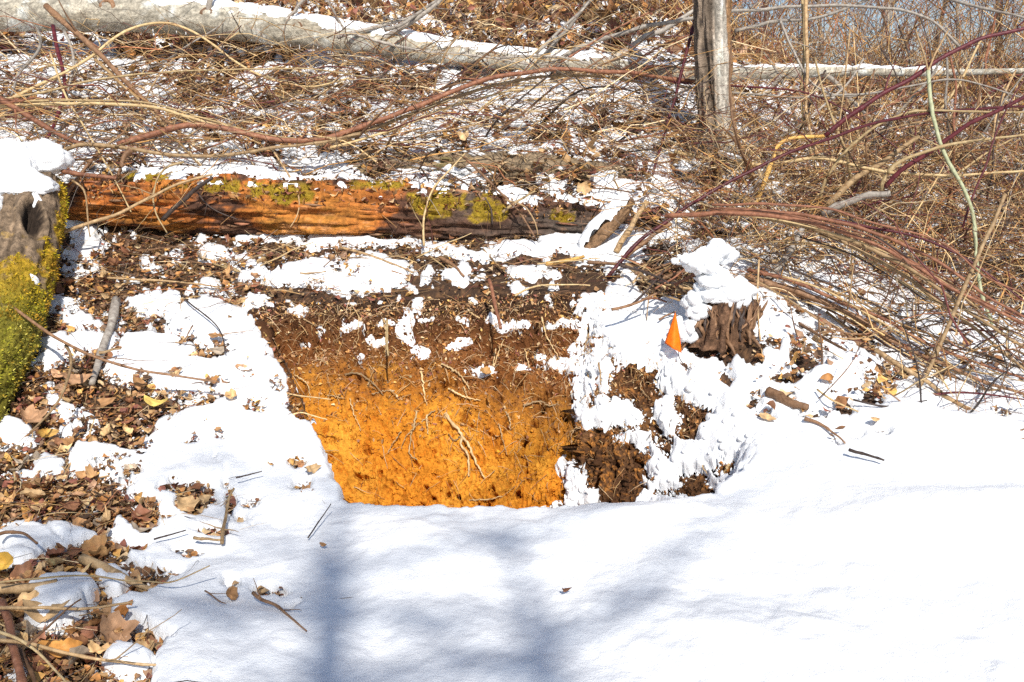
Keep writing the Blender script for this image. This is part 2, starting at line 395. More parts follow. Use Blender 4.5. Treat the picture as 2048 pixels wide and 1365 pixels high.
# ground colour: black-brown humus, redder crumbs, some ochre spill
t1 = fbm2(X, Y, 22, 4, 191)[:, None]; t2 = fbm2(X, Y, 70, 2, 201)[:, None]
colg = np.array([.060, .034, .020])*(1-.4*t1)+np.clip(t2-.15, 0, 1)*np.array([.30, .15, .06])
sdv = rim_sd(X, Y)
near_pit = np.clip(1-np.abs(sdv)/.35, 0, 1)[:, None]
colg = colg*(1-.35*near_pit)+.35*near_pit*np.array([.05, .026, .016])
sdq = sdv[quads].min(1); Fq = F[quads]
gq = quads[(sdq > -.012) & (Fq.min(1) < .7)]
def compact(V, Fc, *arrs):
    used = np.unique(Fc); mp = np.zeros(len(V), np.int64); mp[used] = np.arange(len(used))
    return (V[used], mp[Fc])+tuple(a[used] for a in arrs)
Vg, gq, cg = compact(np.stack([X, Y, Zg], 1), gq, colg)
tag(mesh('ground', Vg, gq, M['ground'], cg, org=(0, 0, 0)), 'dark leafy hillside soil showing between the snow patches', kind='structure')
Zsn = snow_top(X, Y, Zs, F, n1, n3, n5, U, Vp)
sq = quads[Fq.max(1) > -.6]
Vs, sq = compact(np.stack([X, Y, Zsn], 1), sq)
tag(mesh('snow_cover', Vs, sq, M['snow'], org=(0, 0, 0)), 'white snow lying in patches and drifts over the hillside', kind='structure')
# the land beyond, out to the horizon, and behind the camera
fx = np.sinh(np.linspace(-5, 5, 161))*1.6; fy = np.sinh(np.linspace(-4.2, 5, 161))*1.6+2
FX, FY = np.meshgrid(fx, fy); FX = FX.ravel(); FY = FY.ravel()
ins = (np.abs(FX) < .76*(FY+.25)) & (FY > 1.42) & (FY < 16.5)
FZ = Hs(FX, FY)+.01+.05*fbm2(FX, FY, .6, 3, 211)*(~ins)
fq = grid_faces(161, 161); fq = fq[~ins[fq].all(1)]
FZ = np.where(ins, FZ-.25, FZ)
tag(mesh('snow_field', np.stack([FX, FY, FZ], 1), fq, M['snow'], org=(0, 0, 0)), kind='structure')

def TOP(x, y):
    """height of whatever covers the ground there (snow or soil)"""
    x = np.atleast_1d(np.asarray(x, float)); y = np.atleast_1d(np.asarray(y, float)); z = Hs(x, y)
    F, a, b, c, u, v = snow_field(x, y, z)
    return np.maximum(snow_top(x, y, z, F, a, b, c, u, v), z), F

# ------------------------------------------------------------------ the pit's walls
def resample(P, counts):
    out = []
    for k in range(NR):
        a = np.array(P[k]); b = np.array(P[(k+1) % NR]); n = counts[k]
        out.append(a[None]+(b-a)[None]*(np.arange(n)/n)[:, None])
    return np.vstack(out)
cnt = []
for k in range(NR):
    a, b = np.array(RIM[k]), np.array(RIM[(k+1) % NR]); L = np.linalg.norm(b-a)
    back = 5 <= k < NR-6
    cnt.append(max(3, int(L/(.0044 if back else .03))))
Rm = resample(RIM, cnt); Fl = resample(FLO, cnt); NC = len(Rm)
kk = 9
def smooth_loop(A, k):
    w = np.hanning(k+2)[1:-1]; w /= w.sum(); n = len(A); B = np.vstack([A[-k:], A, A[:k]])
    return np.stack([np.convolve(B[:, i], w, 'same')[k:k+n] for i in range(A.shape[1])], 1)
Rm = smooth_loop(Rm, 21); Fl = smooth_loop(Fl, 31)
segid = np.repeat(np.arange(NR), cnt)
isB = np.exp(-np.maximum(0, np.abs(segid-9)-3.2)**2/2.0)      # 1 on the back face
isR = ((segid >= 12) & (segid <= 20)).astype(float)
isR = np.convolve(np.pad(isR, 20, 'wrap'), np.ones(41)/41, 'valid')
NT = 185
tt = np.linspace(0, 1, NT)
out = Rm-Fl; out /= np.linalg.norm(out, axis=1, keepdims=True)
ctr = Rm.mean(0); oc = Rm-ctr; oc /= np.linalg.norm(oc, axis=1, keepdims=True)
rz = Hs(Rm[:, 0], Rm[:, 1])
ap = Rm+oc*.05; apz = Hs(ap[:, 0], ap[:, 1])-.02
W = np.zeros((NT, NC, 3))
ex = 1+.75*isB
for i, t in enumerate(tt):
    h = 1-(1-t)**ex
    h = h*(1-.0*isR)
    W[i, :, :2] = Rm*(1-h)[:, None]+Fl*h[:, None]
    W[i, :, 2] = rz*(1-t)+(-.14)*t
W = np.concatenate([np.stack([ap[:, 0], ap[:, 1], apz], 1)[None], np.stack([*(Rm*.6+ap*.4).T, rz*.6+Hs(*(Rm*.6+ap*.4).T)*.4+.002], 1)[None], W], 0)
NT2 = NT+2
du = np.roll(W, -1, 1)-np.roll(W, 1, 1); dv = np.gradient(W, axis=0)
N = np.cross(du, dv); N /= np.linalg.norm(N, axis=2, keepdims=True)+1e-9
N = -N if N[NT2//2, NC//2, 1] > 0 and False else N
# make the normals point into the pit
cen = np.array([-.1, 3.2, .3]); sgn = np.sign(((cen-W)*N).sum(2).mean()); N *= sgn
wx, wy, wz = [W[:, :, i].ravel() for i in range(3)]
tcol = np.repeat(np.clip((np.arange(NT2)-2)/NT, 0, 1)[:, None], NC, 1).ravel()
inb = np.repeat(isB[None], NT2, 0).ravel(); inr = np.repeat(isR[None], NT2, 0).ravel()
big = fbm3(wx, wy, wz, 6, 3, 301); med = fbm3(wx, wy, wz, 24, 4, 311, .6); fine = fbm3(wx, wy, wz, 95, 3, 321, .6)
cr = fbm3(wx*1.6, wy, wz*.45, 16, 3, 331); crack = -np.exp(-(cr/.035)**2)
hole = -np.clip(fbm3(wx*1.3, wy, wz, 27, 3, 341)-.30, 0, 1)
boundary = .49+.08*big+.07*med-.15*sstep(-.40, .25, wx)
low = sstep(boundary+.03, boundary-.05, wz) if False else 1-sstep(boundary-.14, boundary+.13, wz+.08*fine+.05*med)
rough_ = .7+.6*sstep(-.5, .2, wx)
coarse = fbm3(wx, wy*1.0, wz*.8, 11, 3, 361); coarse = np.floor(coarse*4+.5)/4*.6+coarse*.4
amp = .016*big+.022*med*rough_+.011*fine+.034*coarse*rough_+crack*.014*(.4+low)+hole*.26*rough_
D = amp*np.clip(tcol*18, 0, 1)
shelf = .045*np.exp(-((wz-.70-.03*big)/.035)**2)-.03*np.exp(-((wz-.62)/.05)**2)
D = D+shelf*inb*(1-inr)
P = W.reshape(-1, 3)+N.reshape(-1, 3)*D[:, None]
topf = sstep(.56, .78, wz+.06*med+.05*big)
orange = np.array([.64, .235, .022]); ochre = np.array([.80, .38, .05]); brown = np.array([.205, .075, .022]); hum = np.array([.048, .026, .016]); umber = np.array([.085, .042, .020])
b1 = brown*(1+.35*med[:, None]); o1 = orange*(1-.12*med[:, None])+(ochre-orange)*np.clip(big+.3, 0, 1)[:, None]
o1 = o1*(1-.45*np.clip(fbm3(wx, wy, wz, 40, 2, 351)-.2, 0, 1)[:, None])
cw = b1*(1-low[:, None])+o1*low[:, None]
cw = cw*(1-topf[:, None])+(hum*(1-topf[:, None]*.0)+.06*np.clip(fine, 0, 1)[:, None]*np.array([1, .6, .35]))*topf[:, None]
spoil_shade = umber*1.35*(1+.4*med[:, None])+np.clip(1.3*fine+.7*big+.4*med-.22, 0, 1)[:, None]*np.array([.62, .24, .03])  # right wall: brown of spoil dirt, with the wall's shade painted in
cw = cw*(1-inr[:, None])+spoil_shade*inr[:, None]
ftr = sstep(.05, .45, fine+.3*med)[:, None]*(1-low[:, None])*(1-topf[:, None])*.5
cw = cw*(1-ftr)+np.array([.34, .15, .05])*ftr
wf = grid_faces(NT2, NC, True)
dk = np.clip(-(amp-.02*big)*20, 0, .35)[:, None]*.8; cw = cw*(1-dk)+cw*np.array([.42, .27, .30])*dk  # recess shade painted into the colour of hollows and cracks
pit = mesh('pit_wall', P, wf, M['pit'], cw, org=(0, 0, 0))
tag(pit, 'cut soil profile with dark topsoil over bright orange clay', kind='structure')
fl = np.vstack([Fl, [Fl.mean(0)]]); flz = np.full(len(fl), -.135)
tag(mesh('pit_floor', np.column_stack([fl, flz]), np.array([[i, (i+1) % NC, NC] for i in range(NC)]), M['pit'], np.tile(brown, (NC+1, 1)), org=(0, 0, 0)), kind='structure')

# snow clinging to the walls
WU, WV = proj(P[:, 0], P[:, 1], P[:, 2])
wn1 = fbm3(wx, wy, wz, 13, 3, 401); wn2 = fbm3(wx, wy, wz, 45, 3, 411)
uu = WU+wn1*14+wn2*8; vv = WV+fbm3(wx, wy, wz, 13, 3, 421)*12+wn2*6
FW = np.full(len(P), -3.0)
for a, b, c, d in [(1180,640,26,60),(1172,715,34,42),(1165,770,26,34),(1175,830,30,18),(1160,800,20,18),(1230,700,70,26),(1320,708,50,16),(1215,750,22,36),(1235,840,50,20),(1290,880,44,16),
  (1230,810,36,24),(1330,810,22,50),(1345,760,40,30),(1420,790,60,30),(1340,850,26,18),(1390,905,54,24),(1440,860,40,50),(1480,880,60,50),(1500,930,40,50),(1460,960,40,40),(1330,960,40,34),(1300,1010,36,30),(1150,970,20,40),(1175,1000,30,30),(1130,930,12,20),
  (1110,1020,20,14),(1160,1020,40,20),(1380,925,50,26),(1310,920,26,26),(1420,910,40,30),(1270,1030,26,16),(1350,1010,40,22),(1190,600,24,30),
  (1045,738,18,9),(1120,728,34,14),(1080,715,14,10),(1150,745,20,14),(1010,660,20,8),(990,648,14,10),(1040,650,24,11),(1100,652,16,8),(1150,655,22,10),(1180,650,20,14),(1135,645,20,8),(975,740,14,7),(965,745,30,5),
  (840,705,26,8),(850,712,14,9),(925,688,20,10),(905,700,16,7),(755,685,24,9),(745,690,14,9),(700,648,22,9),(770,645,22,7),(820,680,14,20),(805,660,12,18),(818,640,9,20),(835,610,10,24),(600,625,20,8),(690,655,10,8),
  (855,640,14,5),(930,640,8,7),(720,720,8,8),(620,690,6,5),(750,595,26,14),(700,605,18,8),(985,640,8,14),(945,605,8,6),(1100,600,8,10),(1160,620,10,16),(650,660,7,5),(1220,650,30,30),(1250,680,30,20)]:
    f = (1-((uu-a)/c)**2-((vv-b)/d)**2)*min(c, d)/9
    FW = np.maximum(FW, f)
for a, b, c, d in [(1290,745,52,30),(1262,780,26,26),(1235,760,18,20),(1300,790,26,22),(1395,835,34,20),(1375,860,26,16),(1250,920,50,36),(1220,880,24,20),(1220,960,30,60),(1240,1000,40,40),(1390,960,30,14),(1360,985,44,16),(1410,985,30,22),(1300,950,20,14),(1445,945,14,12),(1200,930,22,30)]:
    FW = np.minimum(FW, (((uu-a)/c)**2+((vv-b)/d)**2-1)*min(c, d)/9)
FW = FW+wn2*(1.1-.3*(inr > .5))+wn1*(.6+2.4*(inr > .5))-.55*(inr > .5)
FW = np.where(inr+inb > .3, FW, -3)
bill = np.abs(fbm3(wx, wy, wz, 12, 4, 431))
thick = np.where(inr > .5, .020, .012)*np.sqrt(np.clip(FW, 0, 2)/2)+.012*(.5+fbm3(wx, wy, wz, 16, 2, 432)+.25*fbm3(wx, wy, wz, 45, 2, 433))*np.clip(FW, 0, 1)*(inr > .5)
Nd = N.reshape(-1, 3)*.55+np.array([0, -.1, .75]); Nd /= np.linalg.norm(Nd, axis=1, keepdims=True)
PSM = W.reshape(-1, 3)+N.reshape(-1, 3)*((.016*big+.020*fbm3(wx, wy, wz, 11, 2, 361)+.010+shelf*inb*(1-inr))*np.clip(tcol*18, 0, 1))[:, None]
PSM = np.where((inr > .5)[:, None], PSM, P)
PS = PSM+Nd*np.where(FW > 0, .003+np.maximum(thick, 0), np.maximum(FW*.012-.002, -.02))[:, None]
ws = wf[FW[wf].max(1) > -.4]
PSv, ws = compact(PS, ws)
tag(mesh('wall_snow', PSv, ws, M['snow'], org=(0, 0, 0)), 'snow clumps clinging to the walls of the soil pit', kind='structure')
_ico = None
def lumps(cs, rs, flat=.85):
    """many small rounded knobs of snow -> V, F"""
    global _ico
    if _ico is None:
        import bmesh
        bm = bmesh.new(); bmesh.ops.create_icosphere(bm, subdivisions=2, radius=1.0)
        _ico = (np.array([v.co[:] for v in bm.verts]), np.array([[v.index for v in f.verts] for f in bm.faces])); bm.free()
    v0, f0 = _ico; n = len(cs)
    V = cs[:, None]+v0[None]*rs[:, None, None]*(1+.16*rng.normal(size=(n, 1, 3)))*np.array([1, 1, flat])
    V = V.reshape(-1, 3); Rr_ = np.repeat(rs, len(v0))
    dn = fbm3(V[:, 0], V[:, 1], V[:, 2], 60, 3, 77)
    dirs = np.tile(v0, (n, 1)); V = V+dirs*(dn*.45)[:, None]*Rr_[:, None]
    return V, (f0[None]+(np.arange(n)*len(v0))[:, None, None]).reshape(-1, 3)
cand = np.where((FW > .25) & (inr > .5) & (WV < 1020))[0]; kq = rng.choice(cand, 110)
rr_ = rng.uniform(.006, .016, 110)*np.clip(.5+FW[kq]*.4, .5, 1.2)
LV, LF = lumps(PS[kq]+np.array([0, -.002, -.002]), rr_)
tag(mesh('wall_snow', LV, LF, M['snow'], org=(0, 0, 0)), kind='structure')
# crumbs of snow round the patches
m_ = (F > -1.3) & (F < .15) & (Y < 4.9) & (X < 2.6) & (sdv > .06); ks = rng.choice(np.where(m_)[0], 2600); ns = len(ks)
v1, f1 = _ico; B_ = np.array([[1, 0, 0], [0, 1, 0], [-1, 0, 0], [0, -1, 0], [0, 0, 1], [0, 0, -1], [.6, .6, .5], [-.6, .6, .5], [-.6, -.6, .5], [.6, -.6, .5]], float)
fo_ = np.array([[0, 6, 4], [6, 1, 4], [1, 7, 4], [7, 2, 4], [2, 8, 4], [8, 3, 4], [3, 9, 4], [9, 0, 4], [0, 1, 6], [1, 2, 7], [2, 3, 8], [3, 0, 9], [1, 0, 5], [2, 1, 5], [3, 2, 5], [0, 3, 5]])
s_ = (.0025+.010*rng.uniform(0, 1, ns)**2.5)[:, None, None]; c_ = np.stack([X[ks]+rng.normal(0, .006, ns), Y[ks]+rng.normal(0, .006, ns), Zs[ks]+.006], 1)
V_ = c_[:, None]+B_[None]*s_*(1+.3*rng.normal(size=(ns, 10, 1)))*np.array([1.3, 1.3, .7])
kw_ = rng.choice(np.where((inr > .5) & (FW > -1.6) & (FW < .3) & (WV < 1030))[0], 1500); s2 = (.0015+.006*rng.uniform(0, 1, 1500)**2)[:, None, None]
Vw_ = P[kw_][:, None]+N.reshape(-1, 3)[kw_][:, None]*.002+B_[None]*s2*(1+.3*rng.normal(size=(1500, 10, 1)))
V_ = np.concatenate([V_, Vw_]); ns = len(V_)
o_ = tag(mesh('snow_crumbs', V_.reshape(-1, 3), (fo_[None]+(np.arange(ns)*10)[:, None, None]).reshape(-1, 3), M['snow'], org=(0, 0, 0)), 'loose crumbs of snow around the melting patches', kind='stuff')
PIT = dict(P=P, N=N.reshape(-1, 3), U=WU, V=WV, inr=inr, inb=inb, FW=FW, col=cw)
# ------------------------------------------------------------------ logs and trunks
def frames(Pc):
    T = np.gradient(Pc, axis=0); T /= np.linalg.norm(T, axis=1, keepdims=True)
    ref = np.where(np.abs(T[:, 2:3]) > .8, np.array([0, 1., 0]), np.array([0, 0, 1.]))
    A = np.cross(T, ref); A /= np.linalg.norm(A, axis=1, keepdims=True)   # sideways
    B = np.cross(A, T)                                                     # up
    return T, A, B
def pxpath(pts, n):
    """pts: (u, v, Y, half width in px) -> centre line and radii"""
    A = np.array([np.append(Q(u, v, Yd), w/FPX*(Yd*cp_+(CAMZ-Q(u, v, Yd)[2])*sp_)) for u, v, Yd, w in pts])
    R = catmull(A, n); return R[:, :3], np.maximum(R[:, 3], .002)
class Log:
    def __init__(s, Pc, R, nr, disp):
        s.Pc, s.R, s.nr = Pc, R, nr
        s.T, s.A, s.B = frames(Pc)
        s.th = np.arange(nr)*2*PI/nr
        s.disp = disp; s.L = np.concatenate([[0], np.cumsum(np.linalg.norm(np.diff(Pc, axis=0), axis=1))])
    def dirs(s, th): return s.A[:, None]*np.cos(th)[None, :, None]+s.B[:, None]*np.sin(th)[None, :, None]
    def surf(s, th):
        D = s.dirs(th); th2 = np.repeat(th[None], len(s.Pc), 0); l2 = np.repeat(s.L[:, None], len(th), 1)
        r = s.R[:, None]+s.disp(l2, th2, s.R[:, None])
        return s.Pc[:, None]+D*r[:, :, None], D, l2, th2
    def mesh(s, name, mat, colfn, parent=None, caps=(True, True), **kw):
        P, D, l2, th2 = s.surf(s.th); n, m = P.shape[:2]
        V = P.reshape(-1, 3); F = [grid_faces(n, m, True)]; c = colfn(V, l2.ravel(), th2.ravel(), D.reshape(-1, 3))
        ex = []; cc = []
        for e, on in ((0, caps[0]), (n-1, caps[1])):
            if not on: continue
            ex.append(s.Pc[e]); k = len(V)+len(ex)-1; cc.append(c[e*m:(e+1)*m].mean(0)*1.1)
            F.append(np.array([[e*m+j, e*m+(j+1) % m, k] for j in range(m)]))
        if ex: V = np.vstack([V, ex]); c = np.vstack([c, cc])
        return mesh(name, V, F, mat, c, parent=parent, **kw)
    def cap(s, name, parent, half, thick, cover, i0=0, i1=None, th0=PI/2, seed=0):
        """snow lying along the top"""
        th = th0+np.linspace(-half, half, 21); P, D, l2, th2 = s.surf(th)
        i1 = i1 or len(s.Pc); q = ((th2-th0)/half)
        nn = fbm3(P[..., 0], P[..., 1], P[..., 2], 9, 3, 500+seed); n2 = fbm3(P[..., 0], P[..., 1], P[..., 2], 30, 3, 510+seed)
        Fd = (1-np.abs(q))*2.2+cover+2.2*nn+1.0*n2-1
        idx = np.arange(len(s.Pc))[:, None]
        Fd = np.minimum(Fd, np.minimum(idx-i0, i1-idx)*.4)
        t = thick*np.sqrt(np.clip(Fd, 0, 1.2))*(1+.4*nn)
        up = D*.5+np.array([0, 0, .6])
        V = P+up*np.where(Fd > 0, t, np.maximum(Fd*.02, -.02))[..., None]
        F = grid_faces(len(s.Pc), 21); V = V.reshape(-1, 3); F = F[Fd.ravel()[F].max(1) > -.3]
        if len(F) < 4: return None
        V, F = compact(V, F)
        return mesh(name, V, F, M['snow'], parent=parent)
def stub(parent, P0, d, length, r0, r1, mat, name='branch_stub', n=7, wig=.08, org=None):
    P0 = np.array(P0); d = np.array(d, float); d /= np.linalg.norm(d)
    t = np.linspace(0, 1, n)[:, None]; side = rng.normal(size=3)
    Pc = P0+d*length*t+side*length*wig*t*t+rng.normal(size=(n, 3))*length*.01
    R = r0*(1-t[:, 0])+r1*t[:, 0]
    V, F = tubes(Pc[None], R[None], 7)
    k = len(V); V = np.vstack([V, Pc[-1:]]); m = 7; b = (n-1)*m
    return mesh(name, V, [F, np.array([[b+j, b+(j+1) % m, k] for j in range(m)])], mat, parent=parent)
def moss_tufts(parent, P, Nn, col, n, size, name='moss'):
    """short upright blades over given surface points"""
    i = rng.integers(0, len(P), n); p = P[i]+rng.normal(size=(n, 3))*.004; nn = Nn[i]+rng.normal(size=(n, 3))*.5
    nn /= np.linalg.norm(nn, axis=1, keepdims=True); s = np.cross(nn, rng.normal(size=(n, 3))); s /= np.linalg.norm(s, axis=1, keepdims=True)
    L = (size*rng.uniform(.5, 1.3, n))[:, None]
    V = np.stack([p-s*L*.28, p+s*L*.28, p+nn*L], 1).reshape(-1, 3)
    ci = np.clip(((fbm3(p[:, 0], p[:, 1], p[:, 2], 14, 3, 660)*1.3+.5)*len(col)+rng.normal(0, .8, n)), 0, len(col)-1).astype(int)
    cc = np.repeat(col[ci]*rng.uniform(.5, 1.35, (n, 1)), 3, 0)
    o = mesh(name, V, np.arange(3*n).reshape(-1, 3), M['moss'], cc, parent=parent, smooth=False)
    o['kind'] = 'stuff'; return o
mossc = np.array([[.46, .33, .02], [.30, .27, .02], [.55, .36, .03], [.22, .17, .02], [.48, .26, .03]])
mossg = np.array([[.30, .29, .03], [.42, .38, .04], [.17, .16, .03], [.50, .44, .10], [.36, .24, .03]])

# --- the pale fallen tree across the slope
FT = [(-260,20,6.9,36),(-20,28,6.95,34),(180,28,6.95,34),(350,35,6.95,33),(520,54,6.9,32),(650,73,6.9,28),(780,91,6.85,25),(900,109,6.85,21),(1050,125,6.85,18),(1200,134,6.85,17),(1330,146,6.9,16),(1450,148,6.95,14),(1560,146,7.0,12),(1700,144,7.1,9),(1860,146,7.3,7),(2060,142,7.6,5)]
Pc, Rr = pxpath(FT, 260)
def d_ft(l, th, R): return R*(.06*fbm3(l*1.5, np.cos(th)*.6, np.sin(th)*.6, 3, 3, 601)+.035*fbm3(l*8, np.cos(th)*1.6, np.sin(th)*1.6, 3, 3, 602))
def c_ft(V, l, th, D):
    a = fbm3(V[:, 0], V[:, 1]*2, V[:, 2]*2, 30, 4, 611, .65)[:, None]; b = fbm3(V[:, 0]*.5, V[:, 1], V[:, 2], 5, 3, 612)[:, None]; g = sstep(.18, .36, fbm3(V[:, 0], V[:, 1], V[:, 2], 11, 3, 613))[:, None]
    c = np.array([.40, .36, .285])*(1+1.0*a+.3*b)+np.array([-.02, -.01, .0])*b
    c = c*(1-g)+np.array([.62, .62, .57])*g
    dk = sstep(.2, .5, fbm3(V[:, 0]*.4, V[:, 1], V[:, 2], 7, 3, 614))[:, None]*.45
    return np.clip(c*(1-dk)+dk*np.array([.20, .15, .09]), .03, .8)
ft = empty('fallen_tree', (Pc[60][0], Pc[60][1], Pc[60][2]-Rr[60]), 'long pale grey fallen tree lying across the top of the slope behind the brush', 'fallen tree')
LG = Log(Pc, Rr, 40, d_ft); LG.mesh('trunk', M['bark'], c_ft, ft)
LG.cap('snow_cap', ft, 1.15, .030, .2, 60, 165, th0=PI/2+.45*0, seed=1)
LG.cap('snow_cap', ft, .9, .020, -.35, 165, 235, seed=2)
LG.cap('snow_cap', ft, .6, .018, -1.0, 5, 60, seed=3)
for (u, v, du_, dv_, dy, w, L) in [(425,38,18,-60,-.2,6,.38),(570,40,40,-50,.1,4,.42),(1085,110,70,-80,.2,5,.75),(765,60,130,-60,-.15,6,.6),(220,30,-10,-30,-.2,8,.06),(1205,130,180,-90,.2,7,.9),(690,66,-30,-50,.1,4,.3),(1650,150,60,60,-.1,5,.5),(1560,160,-40,60,.1,4,.4)]:
    k = int(np.argmin(np.abs(proj(*Pc.T)[0]-u))); p0 = Pc[k]+LG.B[k]*Rr[k]*(.4 if dv_ < 0 else -.4)-np.array([0, Rr[k]*.7, 0])
    d = np.array([du_, 0, -dv_], float); d /= np.linalg.norm(d); d[1] = dy
    st = stub(ft, p0, d, L, w/FPX*6.9, w/FPX*3.0, M['grey'], n=9)
kn = []
for u, v, r in [(222,33,15),(420,45,12),(600,82,9),(980,128,8)]:
    k = int(np.argmin(np.abs(proj(*Pc.T)[0]-u))); p = Pc[k]-np.array([0, Rr[k]*.86, -Rr[k]*.35]); rr = r/FPX*6.9
    a = np.arange(14)*2*PI/14; rings = []
    for q, (f, dd) in enumerate([(1.25, .012), (1.0, -.012), (.72, -.020), (.5, .0), (.2, .012)]):
        rings.append(np.stack([p[0]+np.cos(a)*rr*f*(1+.12*np.sin(a*3+u)), np.full(14, p[1]+dd)+.02*np.abs(np.sin(a)), p[2]+np.sin(a)*rr*f*.9], 1))
    o = mesh('knot', np.vstack(rings), grid_faces(5, 14, True), M['brown'], parent=ft)
for u in [360,372,447,508,526,585,598,640,790,312]:
    k = int(np.argmin(np.abs(proj(*Pc.T)[0]-u))); p = Pc[k]-np.array([0, Rr[k]*.55, Rr[k]*.78]); ln = rng.uniform(.018, .045)
    V, F_ = tubes((p+np.linspace(0, 1, 5)[:, None]*np.array([0, 0, -ln]))[None], np.array([[.004, .0035, .003, .002, .0006]]), 6)
    mesh('icicle', V, F_, M['snow'], parent=ft)

# --- standing tree
TY = float(G(1436, 338)[0][1])+.06
TP = [(1437,345,TY,42),(1436,320,TY,40),(1432,260,TY,35),(1428,180,TY,33),(1425,100,TY,33),(1424,0,TY,34)]
b0 = Q(1436, 330, TY); top = Q(1424, 0, TY)
Pt, Rt = pxpath(TP, 90)
ext = 120; dirn = (Pt[-1]-Pt[-12]); dirn /= np.linalg.norm(dirn)
tE = np.linspace(.02, 6.5, ext)[:, None]
Pt = np.vstack([Pt, Pt[-1]+dirn*tE+np.array([.05, .1, 0])*np.sin(tE)]); Rt = np.concatenate([Rt, Rt[-1]*(1-.8*tE[:, 0]/6.5)])
Pt[:, 2][:10] -= 0
def d_tr(l, th, R):
    x = np.cos(th)*2.2; y = np.sin(th)*2.2
    ridge = np.abs(fbm3(x, y, l*.9, 3.6, 3, 621))
    groove = np.exp(-((th-5.35+.25*np.sin(l*5))/.13)**2)
    return R*(.55*(ridge-.2)+.08*fbm3(x, y, l*3, 1.5, 2, 622)-.30*groove)+.05*np.exp(-l/.12)
def c_tr(V, l, th, D):
    ridge = np.abs(fbm3(np.cos(th)*2.2, np.sin(th)*2.2, l*.9, 3.6, 3, 621))[:, None]
    fn = fbm3(V[:, 0]*2, V[:, 1]*2, V[:, 2]*.5, 40, 3, 623)[:, None]
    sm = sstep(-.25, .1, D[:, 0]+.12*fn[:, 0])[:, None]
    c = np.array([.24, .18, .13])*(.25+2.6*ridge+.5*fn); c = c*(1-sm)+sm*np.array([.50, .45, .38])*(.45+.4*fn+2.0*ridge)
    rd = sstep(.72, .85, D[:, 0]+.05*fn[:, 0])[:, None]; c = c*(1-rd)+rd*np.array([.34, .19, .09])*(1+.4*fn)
    return np.clip(c, .03, .7)
st = empty('standing_tree', tuple(b0), 'rough barked tree trunk standing upright in front of the pale fallen tree', 'tree')
LT = Log(Pt, Rt, 56, d_tr); LT.mesh('trunk', M['bark'], c_tr, st)
for hgt, az, L, r in [(2.3,.3,1.6,.035),(2.9,2.5,1.8,.035),(3.5,4.4,1.6,.03),(4.3,1.3,1.5,.03),(5.0,3.4,1.3,.025),(5.8,.2,1.0,.02),(6.2,5.1,.9,.018)]:
    k = int(np.argmin(np.abs(Pt[:, 2]-(hgt+.6)))); stub(st, Pt[k], (math.cos(az), math.sin(az), .9), L, r, .006, M['grey'], 'limb', 12, .15)

# --- rotten log
RL = [(118,402,4.93,30),(200,404,4.92,42),(330,408,4.90,54),(480,414,4.90,58),(640,420,4.90,60),(800,428,4.9,60),(960,438,4.9,56),(1080,446,4.92,50),(1170,455,4.95,46),(1240,462,4.99,38),(1275,466,5.02,22)]
Pc, Rr = pxpath(RL, 420)
def d_rl(l, th, R):
    x = np.cos(th); y = np.sin(th)
    f = fbm3(l*.40, x*1.3, y*1.3, 7, 4, 631, .62); terr = np.floor(f*5+.5)/5
    g = -np.exp(-(fbm3(l*.35, x*1.3, y*1.3, 5, 3, 632)/.05)**2)
    return R*(.16*fbm3(l*.5, x*.5, y*.5, 3, 3, 633)+.40*(terr*.7+f*.3)+.12*g+.035*fbm3(l*1.5, x*5, y*5, 6, 3, 634))
def c_rl(V, l, th, D):
    f = fbm3(V[:, 0]*.18, V[:, 1], V[:, 2], 42, 4, 641, .6)[:, None]; b = fbm3(V[:, 0]*.5, V[:, 1], V[:, 2], 7, 4, 642)[:, None]
    U_, V_ = proj(*V.T)
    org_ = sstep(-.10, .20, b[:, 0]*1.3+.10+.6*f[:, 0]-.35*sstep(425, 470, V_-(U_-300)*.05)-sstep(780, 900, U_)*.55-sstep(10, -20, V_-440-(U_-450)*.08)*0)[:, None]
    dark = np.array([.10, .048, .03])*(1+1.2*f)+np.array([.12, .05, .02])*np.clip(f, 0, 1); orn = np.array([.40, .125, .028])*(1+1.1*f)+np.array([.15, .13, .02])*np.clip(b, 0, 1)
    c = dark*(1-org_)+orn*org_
    gry = sstep(850, 960, U_)[:, None]*sstep(-.4, .3, b+.1)*.6; c = c*(1-gry)+gry*np.array([.11, .10, .085])*(1+.6*f)
    gr = np.exp(-(fbm3(l*.35, np.cos(th)*1.3, np.sin(th)*1.3, 5, 3, 632)/.05)**2)[:, None]*.5
    pale = sstep(.25, .5, f+b*.4)*.35; c = c*(1-pale)+pale*np.array([.55, .34, .2])
    c = c*(1-gr)+gr*np.array([.05, .03, .02])
    mz = moss_mask(V, U_, V_)[:, None]; c = c*(1-mz)+mz*np.array([.30, .20, .02])*(1+.5*f)
    return np.clip(c, .015, .8)
def moss_mask(V, U_, V_):
    n = fbm3(V[:, 0], V[:, 1], V[:, 2], 16, 3, 651); m = np.full(len(V), -2.0)
    for a, b, c, d in [(900,405,90,26),(985,420,50,26),(880,425,40,16),(560,390,60,16),(300,350,50,14),(270,345,30,14),(760,370,60,10),(420,372,90,12),(1130,430,30,16),(560,376,60,10)]:
        m = np.maximum(m, 1-((U_-a)/c)**2-((V_-b)/d)**2)
    return sstep(.0, .5, m+1.9*n)
rl = empty('rotten_log', (Pc[200][0], Pc[200][1], Pc[200][2]-Rr[200]), 'rotting orange and brown log with moss lying behind the soil pit', 'log')
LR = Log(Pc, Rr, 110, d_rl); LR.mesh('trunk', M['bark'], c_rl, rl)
P, D, _, _ = LR.surf(LR.th); P = P.reshape(-1, 3); D = D.reshape(-1, 3); u_, v_ = proj(*P.T); mm = moss_mask(P, u_, v_) > .5
